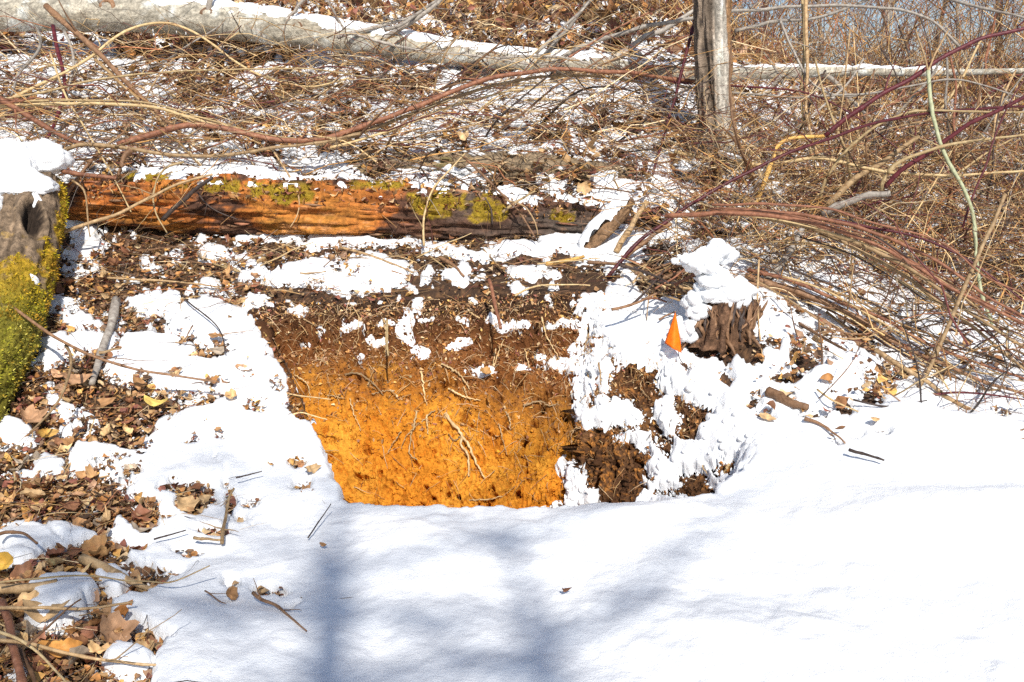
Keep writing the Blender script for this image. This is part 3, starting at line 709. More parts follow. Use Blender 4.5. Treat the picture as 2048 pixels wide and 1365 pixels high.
fr_ = mm & (D[:, 1] < .3)
moss_tufts(rl, P[fr_], D[fr_], mossc*.8, 4200, .008)
LR.cap('snow_cap', rl, .8, .024, .25, 60, 200, th0=PI/2+.1, seed=4); LR.cap('snow_cap', rl, .9, .02, -.9, 200, 420, th0=PI/2-.3, seed=9)
# splinters standing proud of the decayed face
for i in range(60):
    k = int(rng.integers(10, 400)); a = rng.uniform(PI, 2*PI) if LR.A[k][1] > 0 else rng.uniform(PI*.9, PI*1.7)
    a = rng.uniform(0, 2*PI); d = LR.A[k]*math.cos(a)+LR.B[k]*math.sin(a)
    if d[1] > -.3: continue
    p = Pc[k]+d*Rr[k]*1.02; L = rng.uniform(.04, .14)
    V, F_ = tubes((p+LR.T[k]*np.linspace(-L/2, L/2, 5)[:, None]+d*np.array([0, .004, .006, .004, 0])[:, None])[None], np.array([[.001, .006, .007, .005, .001]])*rng.uniform(.6, 1.2), 5)
    mesh('splinter', V, F_, M['brown'] if rng.random() < .5 else M['redbrown'], parent=rl)
# --- weathered log behind it
WL = [(690,338,5.35,16),(820,338,5.32,26),(960,338,5.3,28),(1100,340,5.3,28),(1230,352,5.3,22),(1262,360,5.3,12)]
Pc, Rr = pxpath(WL, 160)
def c_wl(V, l, th, D):
    f = fbm3(V[:, 0]*.15, V[:, 1], V[:, 2], 45, 4, 661, .6)[:, None]; b = fbm3(V[:, 0], V[:, 1], V[:, 2], 8, 3, 662)[:, None]
    c = np.array([.26, .19, .12])*(1+.8*f+.3*b); mz = sstep(.1, .3, b-.1)*.6; return np.clip(c*(1-mz)+mz*np.array([.14, .12, .03]), .02, .7)
wl = tag(Log(Pc, Rr, 48, d_rl).mesh('weathered_log', M['bark'], c_wl), 'weathered brown split log half buried in snow just behind the rotten log', 'log')

# --- snow covered broken root leaning over the gap at the log's right end
BR = [(1165,510,4.64,8),(1192,482,4.66,12),(1222,450,4.7,14),(1248,420,4.74,12),(1262,402,4.8,7)]
Pc, Rr = pxpath(BR, 70)
def c_br(V, l, th, D):
    f = fbm3(V[:, 0], V[:, 1], V[:, 2]*.4, 40, 4, 691, .6)[:, None]; return np.clip(np.array([.22, .13, .07])*(1+1.0*f), .02, .6)
br_ = empty('broken_root', (Pc[5][0], Pc[5][1], Pc[5][2]-Rr[5]), 'broken slanting root with snow along its upper side right of the rotten log', 'root')
LB = Log(Pc, Rr, 40, d_rl); LB.mesh('wood', M['bark'], c_br, br_); LB.cap('snow_cap', br_, 1.5, .045, .9, 0, 69, th0=PI*.75, seed=12)

# --- mossy log at the left edge, with a hollow end
ML = [(62,372,4.62,52),(58,400,4.5,60),(54,450,4.35,62),(40,520,4.15,64),(22,600,3.9,62),(-8,700,3.6,64),(-62,790,3.35,70),(-130,880,3.1,74)]
Pc, Rr = pxpath(ML, 260)
def d_ml(l, th, R):
    x = np.cos(th); y = np.sin(th); return R*(.10*np.clip(fbm3(l*9, x*2.6, y*2.6, 3, 3, 677)+.1, 0, 1)+.09*np.abs(fbm3(l*5, x*2, y*2, 3, 3, 675))+.16*fbm3(l*.8, x, y, 3, 3, 671)+.05*fbm3(l*2, x*3, y*3, 4, 3, 672)-.06*np.exp(-(fbm3(l*.5, x*1.6, y*1.6, 4, 2, 673)/.06)**2))
def mm2(V, U_, V_):
    n = fbm3(V[:, 0], V[:, 1], V[:, 2], 13, 4, 681); m = sstep(470, 560, V_+U_*.2)*.95-.62+.35*sstep(600, 700, V_)
    m = np.maximum(m, .7-np.abs(U_-128)/18-np.clip(V_-520, 0, 400)/60)
    return sstep(-.12, .22, m+1.1*n)
def c_ml(V, l, th, D):
    f = fbm3(V[:, 0]*2, V[:, 1]*.5, V[:, 2], 32, 4, 683, .6)[:, None]; U_, V_ = proj(*V.T)
    c = np.array([.20, .14, .09])*(1+1.1*f); mz = mm2(V, U_, V_)[:, None]
    yl = sstep(640, 500, V_)[:, None]
    mc = (np.array([.40, .24, .02])*yl+np.array([.20, .17, .02])*(1-yl))*(1+.6*f)
    h = sstep(1.0, .7, np.hypot((U_-66)/26, (V_-438)/42))[:, None]
    c = c*(1-mz)+mz*mc; return np.clip(c*(1-h)+h*np.array([.03, .02, .014]), .012, .7)
ml = empty('mossy_log', (Pc[120][0], Pc[120][1], Pc[120][2]-Rr[120]), 'thick moss covered log with a dark knot hole at the left edge of the slope', 'log')
LM = Log(Pc, Rr, 120, d_ml)
_ds = LM.disp
P0, D0, l0, th0_ = LM.surf(LM.th); u0, v0 = proj(P0[..., 0], P0[..., 1], P0[..., 2])
facing = (D0[..., 1] < .35)
hole_r = np.hypot((u0-66-(v0-438)*.25)/22, (v0-440)/40); dent = np.where(facing, -.075*np.clip(1.15-hole_r, 0, .6)/.6, 0)+np.where(facing, .010*np.exp(-((hole_r-1.2)/.2)**2), 0)
def d_ml2(l, th, R):
    b = _ds(l, th, R); return b+dent if b.shape == dent.shape else b
LM.disp = d_ml2; LM.mesh('trunk', M['bark'], c_ml, ml)
P, D, _, _ = LM.surf(LM.th); P = P.reshape(-1, 3); D = D.reshape(-1, 3); u_, v_ = proj(*P.T); mk = mm2(P, u_, v_) > .5
vis = mk & (D[:, 2] > -.6) & (D[:, 1] < .6) & (P[:, 1] > 2.9)
hi = vis & (v_ < 640); lo_ = vis & (v_ >= 610)
moss_tufts(ml, P[hi], D[hi], mossc, 6000, .010); moss_tufts(ml, P[lo_], D[lo_], mossg, 8000, .010)
LM.disp = _ds
def blob(name, parent, u, v, Y, ru, rv, rd, seed, mat=None, n=26, flat=.5, amp=.22, drop=0):
    """a soft heap of snow"""
    c = Q(u, v, Y); k = Y/FPX; th = np.linspace(0, PI, n); ph = np.arange(2*n)*PI/n
    T_, P_ = np.meshgrid(th, ph, indexing='ij'); x = np.sin(T_)*np.cos(P_); y = np.sin(T_)*np.sin(P_); z = np.cos(T_)
    nn = fbm3(x+seed, y, z, 1.6, 3, 700+seed); n2 = np.abs(fbm3(x+seed, y, z, 4.5, 3, 720+seed))
    r = 1+amp*nn+.22*(n2-.3)+.06*fbm3(x+seed, y, z, 11, 3, 740); z = np.where(z < 0, z*flat, z)
    V = np.stack([c[0]+x*r*ru*k, c[1]+y*r*rd, c[2]+z*r*rv*k], -1).reshape(-1, 3)
    kw = dict(parent=parent) if parent is not None else {}
    return mesh(name, V, grid_faces(n, 2*n, True), mat or M['snow'], **kw)
blob('snow_cap', ml, 78, 328, 4.62, 62, 46, .13, 1, amp=.2)
blob('snow_cap', ml, 52, 378, 4.42, 60, 40, .12, 2, amp=.2)
blob('snow_cap', ml, 28, 352, 4.5, 50, 70, .12, 3)
blob('snow_cap', ml, -8, 470, 4.25, 22, 90, .09, 4)
for u, v, r in [(66,565,12),(72,600,15),(20,640,9),(24,705,10),(30,590,8),(74,620,10)]: blob('snow_cap', ml, u, v, 3.9, r, r*1.4, .02, 5+u, n=12)
blob('snow_cap', ml, 72, 410, 4.32, 14, 24, .02, 9, n=14)

# --- rotten stump
g = G(1452, 682)[0]; sY = g[1]
sm = empty('rotten_stump', tuple(g), 'ragged rotten brown stump under a heap of snow beside the canes', 'stump')
th = np.arange(90)*2*PI/90; hs = np.linspace(-.03, 1, 40); kx = 1/FPX*(sY*cp_+.3)
Hh = 84*kx; VV = []
for h in hs:
    rr = (50+16*(1-max(h, 0))**2)*kx*(1+.10*np.sin(th*3+1)+.10*np.sin(th*7+2)*1)
    ridge = fbm3(np.cos(th)*2.5, np.sin(th)*2.5, np.full(90, h*.5), 3, 3, 731, .7)
    rr = rr*(1+.75*ridge); zz = h*Hh*(1+.12*fbm3(np.cos(th)*2, np.sin(th)*2, np.zeros(90), 3, 2, 733)*(h > .5))
    VV.append(np.stack([g[0]+np.cos(th)*rr+.01*h, g[1]+.06+np.sin(th)*rr*.9, g[2]-.02+zz], 1))
VV.append(np.stack([g[0]+np.cos(th)*.02, g[1]+.06+np.sin(th)*.02, np.full(90, g[2]+Hh*.8)], 1))
V = np.vstack(VV); f = fbm3(V[:, 0]*2, V[:, 1]*2, V[:, 2]*.35, 45, 4, 734, .65)[:, None]; b = fbm3(V[:, 0], V[:, 1], V[:, 2], 12, 2, 735)[:, None]
mesh('wood', V, grid_faces(41, 90, True), M['bark'], np.clip(np.array([.13, .07, .04])*(1+1.3*f+.3*b), .02, .6), parent=sm)
for i in range(80):
    a = rng.uniform(PI*.9, PI*2.1); rr = 56*kx; h0 = rng.uniform(0, .4)*Hh; L = rng.uniform(.35, .75)*Hh
    p = np.array([g[0]+math.cos(a)*rr*1.05, g[1]+.06+math.sin(a)*rr*.98, g[2]+h0]); t = np.linspace(0, 1, 6)[:, None]
    Pq = p+np.array([rng.normal(0, .03), -math.sin(a)*.015, L])*t+rng.normal(size=(6, 3))*.003
    Vq, Fq_ = tubes(Pq[None], np.array([[.002, .008, .009, .007, .005, .001]])*rng.uniform(.6, 1.3), 5)
    mesh('splinter', Vq, Fq_, M['brown'] if i % 3 else M['dark'], parent=sm)
cs, rs = [], []
for (u, v, ru, rv, rd, n_, r0, r1) in [(1465,586,30,18,.05,26,.03,.055),(1430,570,34,30,.06,40,.022,.045),(1402,530,26,20,.06,30,.015,.035),(1436,508,30,20,.06,30,.015,.035),(1392,612,22,28,.05,34,.015,.038),(1372,655,20,24,.04,26,.012,.03),(1424,622,7,24,.02,16,.007,.014),(1452,618,6,16,.015,12,.006,.012),(1480,600,16,10,.03,16,.012,.022),(1440,590,40,10,.07,40,.015,.03),(1490,592,10,14,.04,12,.012,.02),(1375,520,30,10,.06,24,.008,.02)]:
    a = rng.normal(size=(n_, 3)); a /= np.linalg.norm(a, axis=1, keepdims=True); a *= rng.uniform(.2, 1, (n_, 1))**.5
    c0 = Q(u, v, sY+.03); cs.append(c0+a*np.array([ru*kx, rd, rv*kx])); rs.append(rng.uniform(r0, r1, n_))
LV, LF = lumps(np.vstack(cs), np.concatenate(rs), .8); mesh('snow_cap', LV, LF, M['snow'], parent=sm)

for (u, v), (u2, v2) in [((1405,640),(1362,704)),((1420,660),(1385,700)),((1440,680),(1470,720)),((1480,672),(1520,705)),((1400,630),(1375,655)),((1490,660),(1500,700)),((1460,685),(1440,725))]:
    p, q = Q(u, v, sY), G(u2, v2)[0]+np.array([0, 0, .02]); t = np.linspace(0, 1, 10)[:, None]
    Vq, Fq_ = tubes((p*(1-t)+q*t+np.array([0, -.02, .02])*np.sin(t*PI))[None], np.linspace(.013, .005, 10)[None], 7); mesh('root', Vq, Fq_, M['brown'], parent=sm)

# --- orange marker flag on its wire
fb_ = Q(1356, 706, G(1352, 712)[0][1]-.07); fb_[1] -= 0; fy = fb_[1]; kx = (fy*cp_+.2)/FPX
mf = empty('marker_flag', tuple(fb_), 'small orange pointed marker flag on a thin wire at the rim of the pit', 'flag')
nt, nw = 16, 9; rows = []
for i in range(nt):
    t = i/(nt-1); yb = 702+t*-80; xl = np.interp(t, [0, 1], [1330, 1350]); xr = np.interp(t, [0, .35, .7, 1], [1364, 1361, 1356, 1351.2])
    yl = np.interp(t, [0, 1], [688, 626]); yr = np.interp(t, [0, 1], [707, 626])
    for j in range(nw):
        s = j/(nw-1); p = Q(xl+(xr-xl)*s, yl+(yr-yl)*s, fy); p[1] += (.055*abs(s-.42)*(1.5 if s < .42 else .8)-.02)*(1-t*.85); rows.append(p)
m, nd, lk, b = new_mat('flag_vinyl', .45, .4); b.inputs['Base Color'].default_value = (1.0, .20, .005, 1)
b.inputs['Subsurface Weight'].default_value = 0
lk.new(ramp(nd, lk, nz(nd, lk, 40, 2, src=obc(nd)), [(.3, (.98, .14, .003)), (.7, (1.0, .21, .004))]), b.inputs['Base Color'])
fo = mesh('flag', np.array(rows), grid_faces(nt, nw), m, parent=mf)
so = fo.modifiers.new('thickness', 'SOLIDIFY'); so.thickness = .0012
Vw, Fw = tubes(catmull([Q(1350.5, 624, fy+.004), Q(1357, 700, fy+.004), Q(1362, 722, fy-.01), Q(1388, 748, fy-.06), Q(1402, 757, fy-.09), Q(1432, 768, fy-.10)], 24)[None], np.full((1, 24), .0019), 6)
mesh('wire', Vw, Fw, M['dark'], parent=mf)
# ------------------------------------------------------------------ dead leaves
def leaf_batch(P, size, yaw, tilt, tdir, curl, fold, twist, col, asp, fine=True):
    ts = np.array([0, .22, .48, .74, 1.0]) if fine else np.array([0, .5, 1.0])
    wd = np.array([.05, .34, .42, .27, .03]) if fine else np.array([.08, .42, .05])
    n = len(P); K = len(ts)
    s = np.array([-1., 0, 1])
    t = ts[None, :, None]; ss = s[None, None, :]; w = wd[None, :, None]
    jit = 1+.25*rng.normal(size=(n, K, 3))
    x = np.broadcast_to((t-.5), (n, K, 3)).copy(); y = ss*w*jit*asp[:, None, None]
    z = curl[:, None, None]*((t-.5)**2*4-.5)*.5+fold[:, None, None]*np.abs(ss)*w+twist[:, None, None]*(t-.5)*ss*w*2
    Pn = np.stack([x, y, z], -1)*size[:, None, None, None]
    Pn = Pn.reshape(n, -1, 3)
    # tilt about a horizontal axis, then yaw
    def R(v, ax, a):
        c = np.cos(a)[:, None]; s_ = np.sin(a)[:, None]
        X_, Y_, Z_ = v[..., 0], v[..., 1], v[..., 2]
        if ax == 0: return np.stack([X_, Y_*c-Z_*s_, Y_*s_+Z_*c], -1)
        if ax == 1: return np.stack([X_*c+Z_*s_, Y_, -X_*s_+Z_*c], -1)
        return np.stack([X_*c-Y_*s_, X_*s_+Y_*c, Z_], -1)
    Pn = R(Pn, 0, tdir); Pn = R(Pn, 1, tilt); Pn = R(Pn, 2, yaw)
    V = (Pn+P[:, None]).reshape(-1, 3)
    f = grid_faces(K, 3); F = (f[None]+(np.arange(n)*K*3)[:, None, None]).reshape(-1, 4)
    mid = np.array([.85, .70, .85])[None, None, :, None]*np.ones((n, K, 1, 1))
    cc = (col[:, None, None, :]*mid*(1+.2*rng.normal(size=(n, K, 3, 1)))).reshape(-1, 3)
    return V, F, np.clip(cc, .01, .8)
LP = 1.2*np.array([[.36, .20, .09], [.46, .28, .13], [.28, .13, .055], [.52, .36, .20], [.20, .085, .04], [.42, .19, .06], [.56, .30, .09], [.30, .18, .11], [.24, .09, .06], [.14, .08, .045]])
def scatter(n, s0, s1, y0, y1):
    s = rng.uniform(s0, s1, n); y = np.exp(rng.uniform(math.log(y0), math.log(y1), n)); return s*(y+.2), y
LP = LP*1.12
def litter(name, n, box, szr, lift, label, fmax=.3, fine=True, keep=None, pal=LP, curlr=.8, tl=.45):
    x, y = scatter(n, *box)
    z = Hs(x, y); F_, a, b, c, u, v = snow_field(x, y, z); sd = rim_sd(x, y)
    ok = (F_ < fmax) & (sd > .01)
    if keep is not None: ok &= keep(x, y, u, v)
    x, y, z = x[ok], y[ok], z[ok]; n = len(x)
    z = z+rng.uniform(0, 1, n)**1.5*lift+.002
    sz = rng.uniform(szr[0], szr[1], n)*rng.choice([1, .7, .5], n)
    V, Fc, cc = leaf_batch(np.stack([x, y, z], 1), sz, rng.uniform(0, 2*PI, n), rng.normal(0, tl, n), rng.normal(0, tl, n), rng.normal(0, curlr, n)*.5, rng.normal(0, .5, n), rng.normal(0, .5, n), pal[rng.integers(0, len(pal), n)]*rng.uniform(.7, 1.35, (n, 1)), rng.uniform(.7, 1.15, n), fine)
    return tag(mesh(name, V, Fc, M['leaf'], cc, org=(0, 0, 0)), label, kind='stuff')
notpitback = lambda x, y, u, v: (y < 3.9) | (v < 548) | (u < 470) | (rng.random(len(x)) < .35)
litter('leaf_litter', 19000, (-.78, -.10, 1.5, 4.7), (.013, .048), .025, 'brown dead leaves carpeting the ground left of the pit', keep=notpitback)
litter('leaf_litter', 14000, (-.62, .30, 2.6, 4.95), (.012, .035), .02, 'small leaf scraps and chips between the pit and the rotten log', .4, False, keep=notpitback)
litter('leaf_litter', 19000, (-.78, -.12, 1.5, 4.2), (.008, .022), .015, 'crumbled leaf scraps on the dark soil at lower left', .5, False, tl=.8)
litter('leaf_litter', 4000, (.25, .75, 3.1, 5.0), (.02, .06), .06, 'curled dead leaves among the canes on the right', .5)
litter('leaf_litter', 30000, (-.75, .75, 4.9, 7.6), (.03, .085), .12, 'dead leaves and scraps under the brush behind the logs', .8, False, pal=LP*.85)
litter('leaf_litter', 20000, (-.75, .75, 7.4, 13.5), (.05, .13), .25, 'dry leaves covering the upper slope', 1.2, False, pal=LP*1.0, tl=.8)

# ------------------------------------------------------------------ dead stems and twigs too many to count
SP = 1.15*np.array([[.50, .31, .13], [.66, .46, .23], [.32, .17, .07], [.72, .55, .33], [.14, .08, .04], [.24, .20, .17], [.48, .26, .09], [.13, .04, .035], [.38, .15, .07], [.08, .05, .03], [.18, .10, .06]])
def stems(name, n, box, Lr, rr, rise, label, droop=.5, wig=.12, K=6, keep=None, lift=.0, pal=SP, sides=3, fmax=9, layer=.0, rpow=1.0):
    x, y = scatter(n, *box); z = Hs(x, y)
    ok = rim_sd(x, y) > .03
    u, v = proj(x, y, z)
    if keep is not None: ok &= keep(x, y, u, v)
    if fmax < 9: ok &= snow_field(x, y, z)[0] < fmax
    x, y, z = x[ok], y[ok], z[ok]; n = len(x)
    az = rng.uniform(0, 2*PI, n); L = rng.uniform(Lr[0], Lr[1], n); el = rng.uniform(rise[0], rise[1], n)
    t = np.linspace(0, 1, K)[None, :]
    bend = rng.normal(0, .5, n)[:, None]; a = az[:, None]+bend*t*1.5
    step = L[:, None]/(K-1)
    e = el[:, None]-droop*rng.uniform(.3, 1.3, n)[:, None]*t*1.6
    dx = np.cos(a)*np.cos(e)*step+rng.normal(size=(n, K))*wig*step; dy = np.sin(a)*np.cos(e)*step+rng.normal(size=(n, K))*wig*step; dz = np.sin(e)*step+rng.normal(size=(n, K))*wig*step
    px = x[:, None]+np.cumsum(dx, 1); py = y[:, None]+np.cumsum(dy, 1); pz = (z+lift*rng.uniform(0, 1, n)+layer*rng.uniform(0, 1, n)**2)[:, None]+np.cumsum(dz, 1)
    hz = Hs(px.ravel(), py.ravel()).reshape(px.shape)+.008; pz = np.maximum(pz, hz)
    P = np.stack([px, py, pz], -1); R = (rr[0]+(rr[1]-rr[0])*rng.uniform(0, 1, n)**2.5)[:, None]*(1-.65*t)
    V, F_ = tubes(P, R, sides); cc = np.repeat(pal[rng.integers(0, len(pal), n)]*rng.uniform(.65, 1.3, (n, 1)), K*sides, 0)
    return tag(mesh(name, V, F_, M['stem'], cc, org=(0, 0, 0)), label, kind='stuff')
stems('undergrowth', 3600, (-.75, .62, 5.0, 7.2), (.2, .9), (.002, .006), (-.1, .8), 'tangle of dead stems between the rotten log and the fallen tree', layer=.34, wig=.2)
stems('undergrowth', 3600, (-.75, .72, 4.95, 7.2), (.08, .35), (.0014, .004), (-.1, 1.1), 'fine dead twigs between the logs', layer=.25, wig=.25)
stems('undergrowth', 6000, (-.75, .75, 7.2, 12.5), (.2, .8), (.0025, .0065), (0, 1.3), 'dead grass and stems covering the upper slope', droop=.9, layer=.35, wig=.25)
rb = lambda x, y, u, v: ((v < np.interp(u, [1500, 1560, 1700, 1830, 2048], [600, 635, 715, 835, 870])) | (y > 4.6)) & (x > .30*y+(.1*(4.6-y))) & ((x > 1.4) | (y > 3.75)) & (rng.random(len(x)) < sstep(.22, .40, x/y)*(.28+.72*sstep(4.3, 5.2, y))*(1-.85*np.exp(-((u-1580)/130)**2-((v-262)/42)**2))*(1-.9*np.exp(-((u-1880)/130)**2-((v-445)/50)**2)))
stems('undergrowth', 3600, (.24, .78, 3.5, 7.5), (.15, .7), (.0016, .0055), (0, 1.4), 'dead weed stems and twigs under the canes on the right', keep=rb, droop=.7, layer=.2, wig=.22)
stems('undergrowth', 2200, (.30, .78, 5.0, 9.5), (.4, 1.1), (.002, .006), (.2, 1.5), 'taller brushy stems on the right hand slope', keep=rb, droop=.6)
stems('undergrowth', 2300, (.06, .80, 8.0, 15), (.8, 2.4), (.0025, .0065), (.7, 1.5), 'bare red brown brush on the ridge against the sky', droop=.45, K=8, pal=SP[[0, 2, 4, 6, 7, 8, 5, 10]], wig=.16)
stems('undergrowth', 2800, (.06, .80, 8.0, 14), (.3, .9), (.002, .0045), (.2, 1.5), 'thin twigs of the ridge brush against the sky', droop=.3, K=5, pal=SP[[0, 2, 6, 7, 8, 1]], lift=1.9, wig=.2)
stems('undergrowth', 4200, (-.78, -.10, 1.55, 4.7), (.03, .24), (.0008, .003), (-.1, .35), 'thin broken twigs in the leaf litter', droop=.2, K=5, fmax=.4, lift=.02, wig=.08)
stems('undergrowth', 2000, (-.45, .28, 3.9, 4.85), (.03, .22), (.0008, .0022), (-.1, .5), 'thin broken twigs in front of the rotten log', droop=.2, K=5, fmax=.6, lift=.015, wig=.1)

stems('undergrowth', 900, (.16, .30, 4.3, 5.4), (.08, .5), (.0015, .005), (-.1, 1.2), 'brushy twigs heaped at the right end of the rotten log', droop=.6, layer=.25, wig=.22)
stems('undergrowth', 450, (.20, .34, 4.9, 6.4), (.1, .6), (.0016, .005), (0, 1.4), 'twigs crowding round the foot of the standing tree', droop=.6, layer=.3, wig=.22)

GAP_SHADE = SP[[4, 9, 7, 10, 9, 4, 2]]  # darkest stem tones, standing in for shade in the brush's gaps
stems('undergrowth', 1500, (-.75, .62, 5.0, 7.1), (.15, .6), (.003, .008), (-.2, .5), 'dark sticks added to look like shaded gaps between the logs', layer=.10, wig=.2, pal=GAP_SHADE)
stems('undergrowth', 1700, (.26, .78, 3.9, 7.5), (.15, .6), (.003, .008), (-.2, .7), 'dark sticks added to look like shaded gaps under the canes on the right', keep=rb, layer=.14, wig=.2, pal=GAP_SHADE)
# clots of snow caught in the brush
cx, cy = scatter(170, -.72, .62, 5.0, 7.2); c2, d2 = scatter(120, .22, .62, 4.3, 6.8); cx = np.concatenate([cx, c2]); cy = np.concatenate([cy, d2])
px_, py_, pz_, rr2 = [], [], [], []
for a_, b_ in zip(cx, cy):
    u_, v_ = proj(a_, b_, float(Hs(a_, b_)))
    if (1450 < u_ < 2100 and v_ > 560) or (u_ < 1350 and v_ > 420): continue
    n_ = int(rng.integers(5, 16)); az = rng.uniform(-.5, .5); L_ = rng.uniform(.05, .22); t_ = rng.uniform(-1, 1, n_); h_ = rng.uniform(.03, .14)
    x_ = a_+t_*L_*math.cos(az)+rng.normal(0, .012, n_); y_ = b_+t_*L_*math.sin(az)+rng.normal(0, .02, n_)
    px_.append(x_); py_.append(y_); pz_.append(Hs(x_, y_)+h_+rng.normal(0, .006, n_)); rr2.append(rng.uniform(.012, .038, n_)*(1-.5*np.abs(t_)))
c_ = np.stack([np.concatenate(px_), np.concatenate(py_), np.concatenate(pz_)], 1); s_ = np.concatenate(rr2)[:, None, None]; ns = len(c_)
V_ = c_[:, None]+B_[None]*s_*(1+.22*rng.normal(size=(ns, 10, 1)))*np.array([1.4, 1.4, .65])
tag(mesh('brush_snow', V_.reshape(-1, 3), (fo_[None]+(np.arange(ns)*10)[:, None, None]).reshape(-1, 3), M['snow'], org=(0, 0, 0)), 'clots of snow caught on the tangled brush', kind='stuff')

# roots and rootlets on the cut face
Pp, Np, pu, pv = PIT['P'], PIT['N'], PIT['U'], PIT['V']
def onpit(u, v, out_=.006):
    d = (pu-u)**2+(pv-v)**2; k = np.argsort(d)[:6]
    k = k[np.argmin(Pp[k, 1])]; return Pp[k]+Np[k]*out_
roots = [([(890,826),(903,842),(920,868),(925,890),(936,915),(938,955)],8),([(922,872),(940,895),(952,925),(968,956)],6.5),([(925,870),(905,880),(898,868)],4),([(882,730),(905,742),(925,760),(938,780)],5),
 ([(895,780),(915,790),(938,798),(955,803)],5),([(1045,812),(1075,808),(1100,812),(1120,810)],5),([(765,640),(772,665),(774,712)],6),([(842,742),(845,770),(852,795),(850,812)],5),
 ([(1010,815),(1020,840),(1022,862)],5),([(838,822),(828,850),(822,880),(818,905),(835,920)],4.5),([(852,830),(854,870)],4),([(690,748),(720,752),(745,765),(768,790)],5),
 ([(590,752),(610,770),(618,800)],3),([(700,800),(712,830),(726,862)],3),([(610,640),(640,655),(668,640)],3),([(975,560),(988,590),(998,640)],7),([(995,700),(985,735),(1000,700),(1008,678)],4),
 ([(870,820),(815,868),(802,900)],3),([(1085,640),(1100,680),(1118,720)],4),([(932,775),(936,800)],3),([(1185,655),(1170,700),(1172,730)],5),([(700,588),(720,640),(712,690)],2.5),
 ([(940,1000),(980,998),(1005,992)],3.5),([(800,862),(780,905)],3),([(655,790),(690,800)],3),([(1160,700),(1175,730),(1180,770)],3.5),([(1290,745),(1280,775),(1300,800)],3),([(1310,760),(1325,790)],3),([(1410,880),(1400,920),(1425,960)],3),
 ([(1245,830),(1255,870),(1240,900)],4),([(1460,930),(1450,960)],6),([(640,905),(680,903)],2.5),([(745,790),(780,785),(800,800)],3),([(1050,700),(1060,740)],3),([(960,640),(935,625)],4),([(1000,850),(1006,885),(1012,910)],3)]
mats_root = [M['root'], M['root'], M['tan']]
for i, (pts, w) in enumerate(roots):
    A = np.array([onpit(u+rng.normal(0, 1.5), v, .004+.010*math.sin(PI*(k+.5)/len(pts))) for k, (u, v) in enumerate(pts)])
    Pc = catmull(A, 26)+rng.normal(size=(26, 3))*.0018
    R = (w/2/FPX*3.7)*np.linspace(1, .45, 26)*(1+.18*np.sin(np.arange(26)*1.3+i))
    V, F_ = tubes(Pc[None], R[None], 7); mesh('root', V, F_, mats_root[i % 3], parent=pit)
sel = np.where((PIT['inb']+PIT['inr'] > .5) & (pu > 530) & (pu < 1480) & (pv > 590) & (pv < 1020))[0]
wt = np.interp(pv[sel], [590, 700, 800, 1020], [1, 1, .35, .10]); wt /= wt.sum()
k = rng.choice(sel, 1500, p=wt); K = 7; t = np.linspace(0, 1, K)[None, :, None]
L = rng.uniform(.015, .10, len(k))[:, None, None]
tan_ = rng.normal(size=(len(k), 3)); tan_[:, 2] -= .8; tan_ -= (tan_*Np[k]).sum(1)[:, None]*Np[k]; tan_ /= np.linalg.norm(tan_, axis=1, keepdims=True)
Pc = Pp[k][:, None]+tan_[:, None]*t*L+Np[k][:, None]*(.003+.014*np.sin(t*PI))+np.cumsum(rng.normal(size=(len(k), K, 3))*.0016, 1)
R = rng.uniform(.0007, .0019, len(k))[:, None]*np.linspace(1, .5, K)[None]
V, F_ = tubes(Pc, R, 3); cc = np.repeat(np.array([[.62, .40, .18], [.5, .28, .12], [.35, .17, .08], [.7, .5, .3]])[rng.integers(0, 4, len(k))], K*3, 0)
tag(mesh('rootlets', V, F_, M['stem'], cc, parent=pit), kind='stuff')
# crumbs of soil standing proud
def crumbs(name, k, size, colmul, lbl=None):
    n = len(k); B = np.array([[1, 0, 0], [0, 1, 0], [-1, 0, 0], [0, -1, 0], [0, 0, 1], [0, 0, -1]], float)
    fo = np.array([[0, 1, 4], [1, 2, 4], [2, 3, 4], [3, 0, 4], [1, 0, 5], [2, 1, 5], [3, 2, 5], [0, 3, 5]])
    s = (size[0]+(size[1]-size[0])*rng.uniform(0, 1, n)**3)[:, None, None]
    V = (Pp[k]+Np[k]*s[:, :, 0]*.4)[:, None]+B[None]*s*rng.uniform(.6, 1.3, (n, 6, 1))+rng.normal(size=(n, 6, 3))*s*.25
    F_ = (fo[None]+(np.arange(n)*6)[:, None, None]).reshape(-1, 3)
    cc = np.repeat(np.clip(PIT['col'][k]*colmul*rng.uniform(.8, 1.35, (n, 1)), .01, .8), 6, 0)
    o = mesh(name, V.reshape(-1, 3), F_, M['pit'], cc, parent=pit, smooth=True); o['kind'] = 'stuff'
wt = np.interp(pv[sel], [590, 760, 860, 1020], [1, 1, .7, .35])*np.where(PIT['inr'][sel] > .5, .7, 1); wt /= wt.sum()
crumbs('soil_crumbs', rng.choice(sel, 10000, p=wt), (.0015, .008), 1.05)

# bits of leaf and bark caught on the topsoil
top_ = np.where((PIT['inb']+PIT['inr'] > .5) & (pu > 500) & (pu < 1450) & (pv > 560) & (pv < 900))[0]
wt = np.interp(pv[top_], [560, 640, 740, 800, 900], [1.6, 1, .6, .12, .05]); wt /= wt.sum(); kc = rng.choice(top_, 5200, p=wt); n = len(kc)
V, Fc, cc = leaf_batch(Pp[kc]+Np[kc]*.004, rng.uniform(.006, .024, n), rng.uniform(0, 6.3, n), rng.normal(.5, .5, n), rng.normal(.5, .5, n), rng.normal(0, .4, n), rng.normal(0, .5, n), rng.normal(0, .5, n), LP[rng.integers(0, 9, n)]*rng.uniform(.8, 1.5, (n, 1)), rng.uniform(.3, 1, n), False)
tag(mesh('leaf_scraps', V, Fc, M['leaf'], cc, parent=pit), kind='stuff')

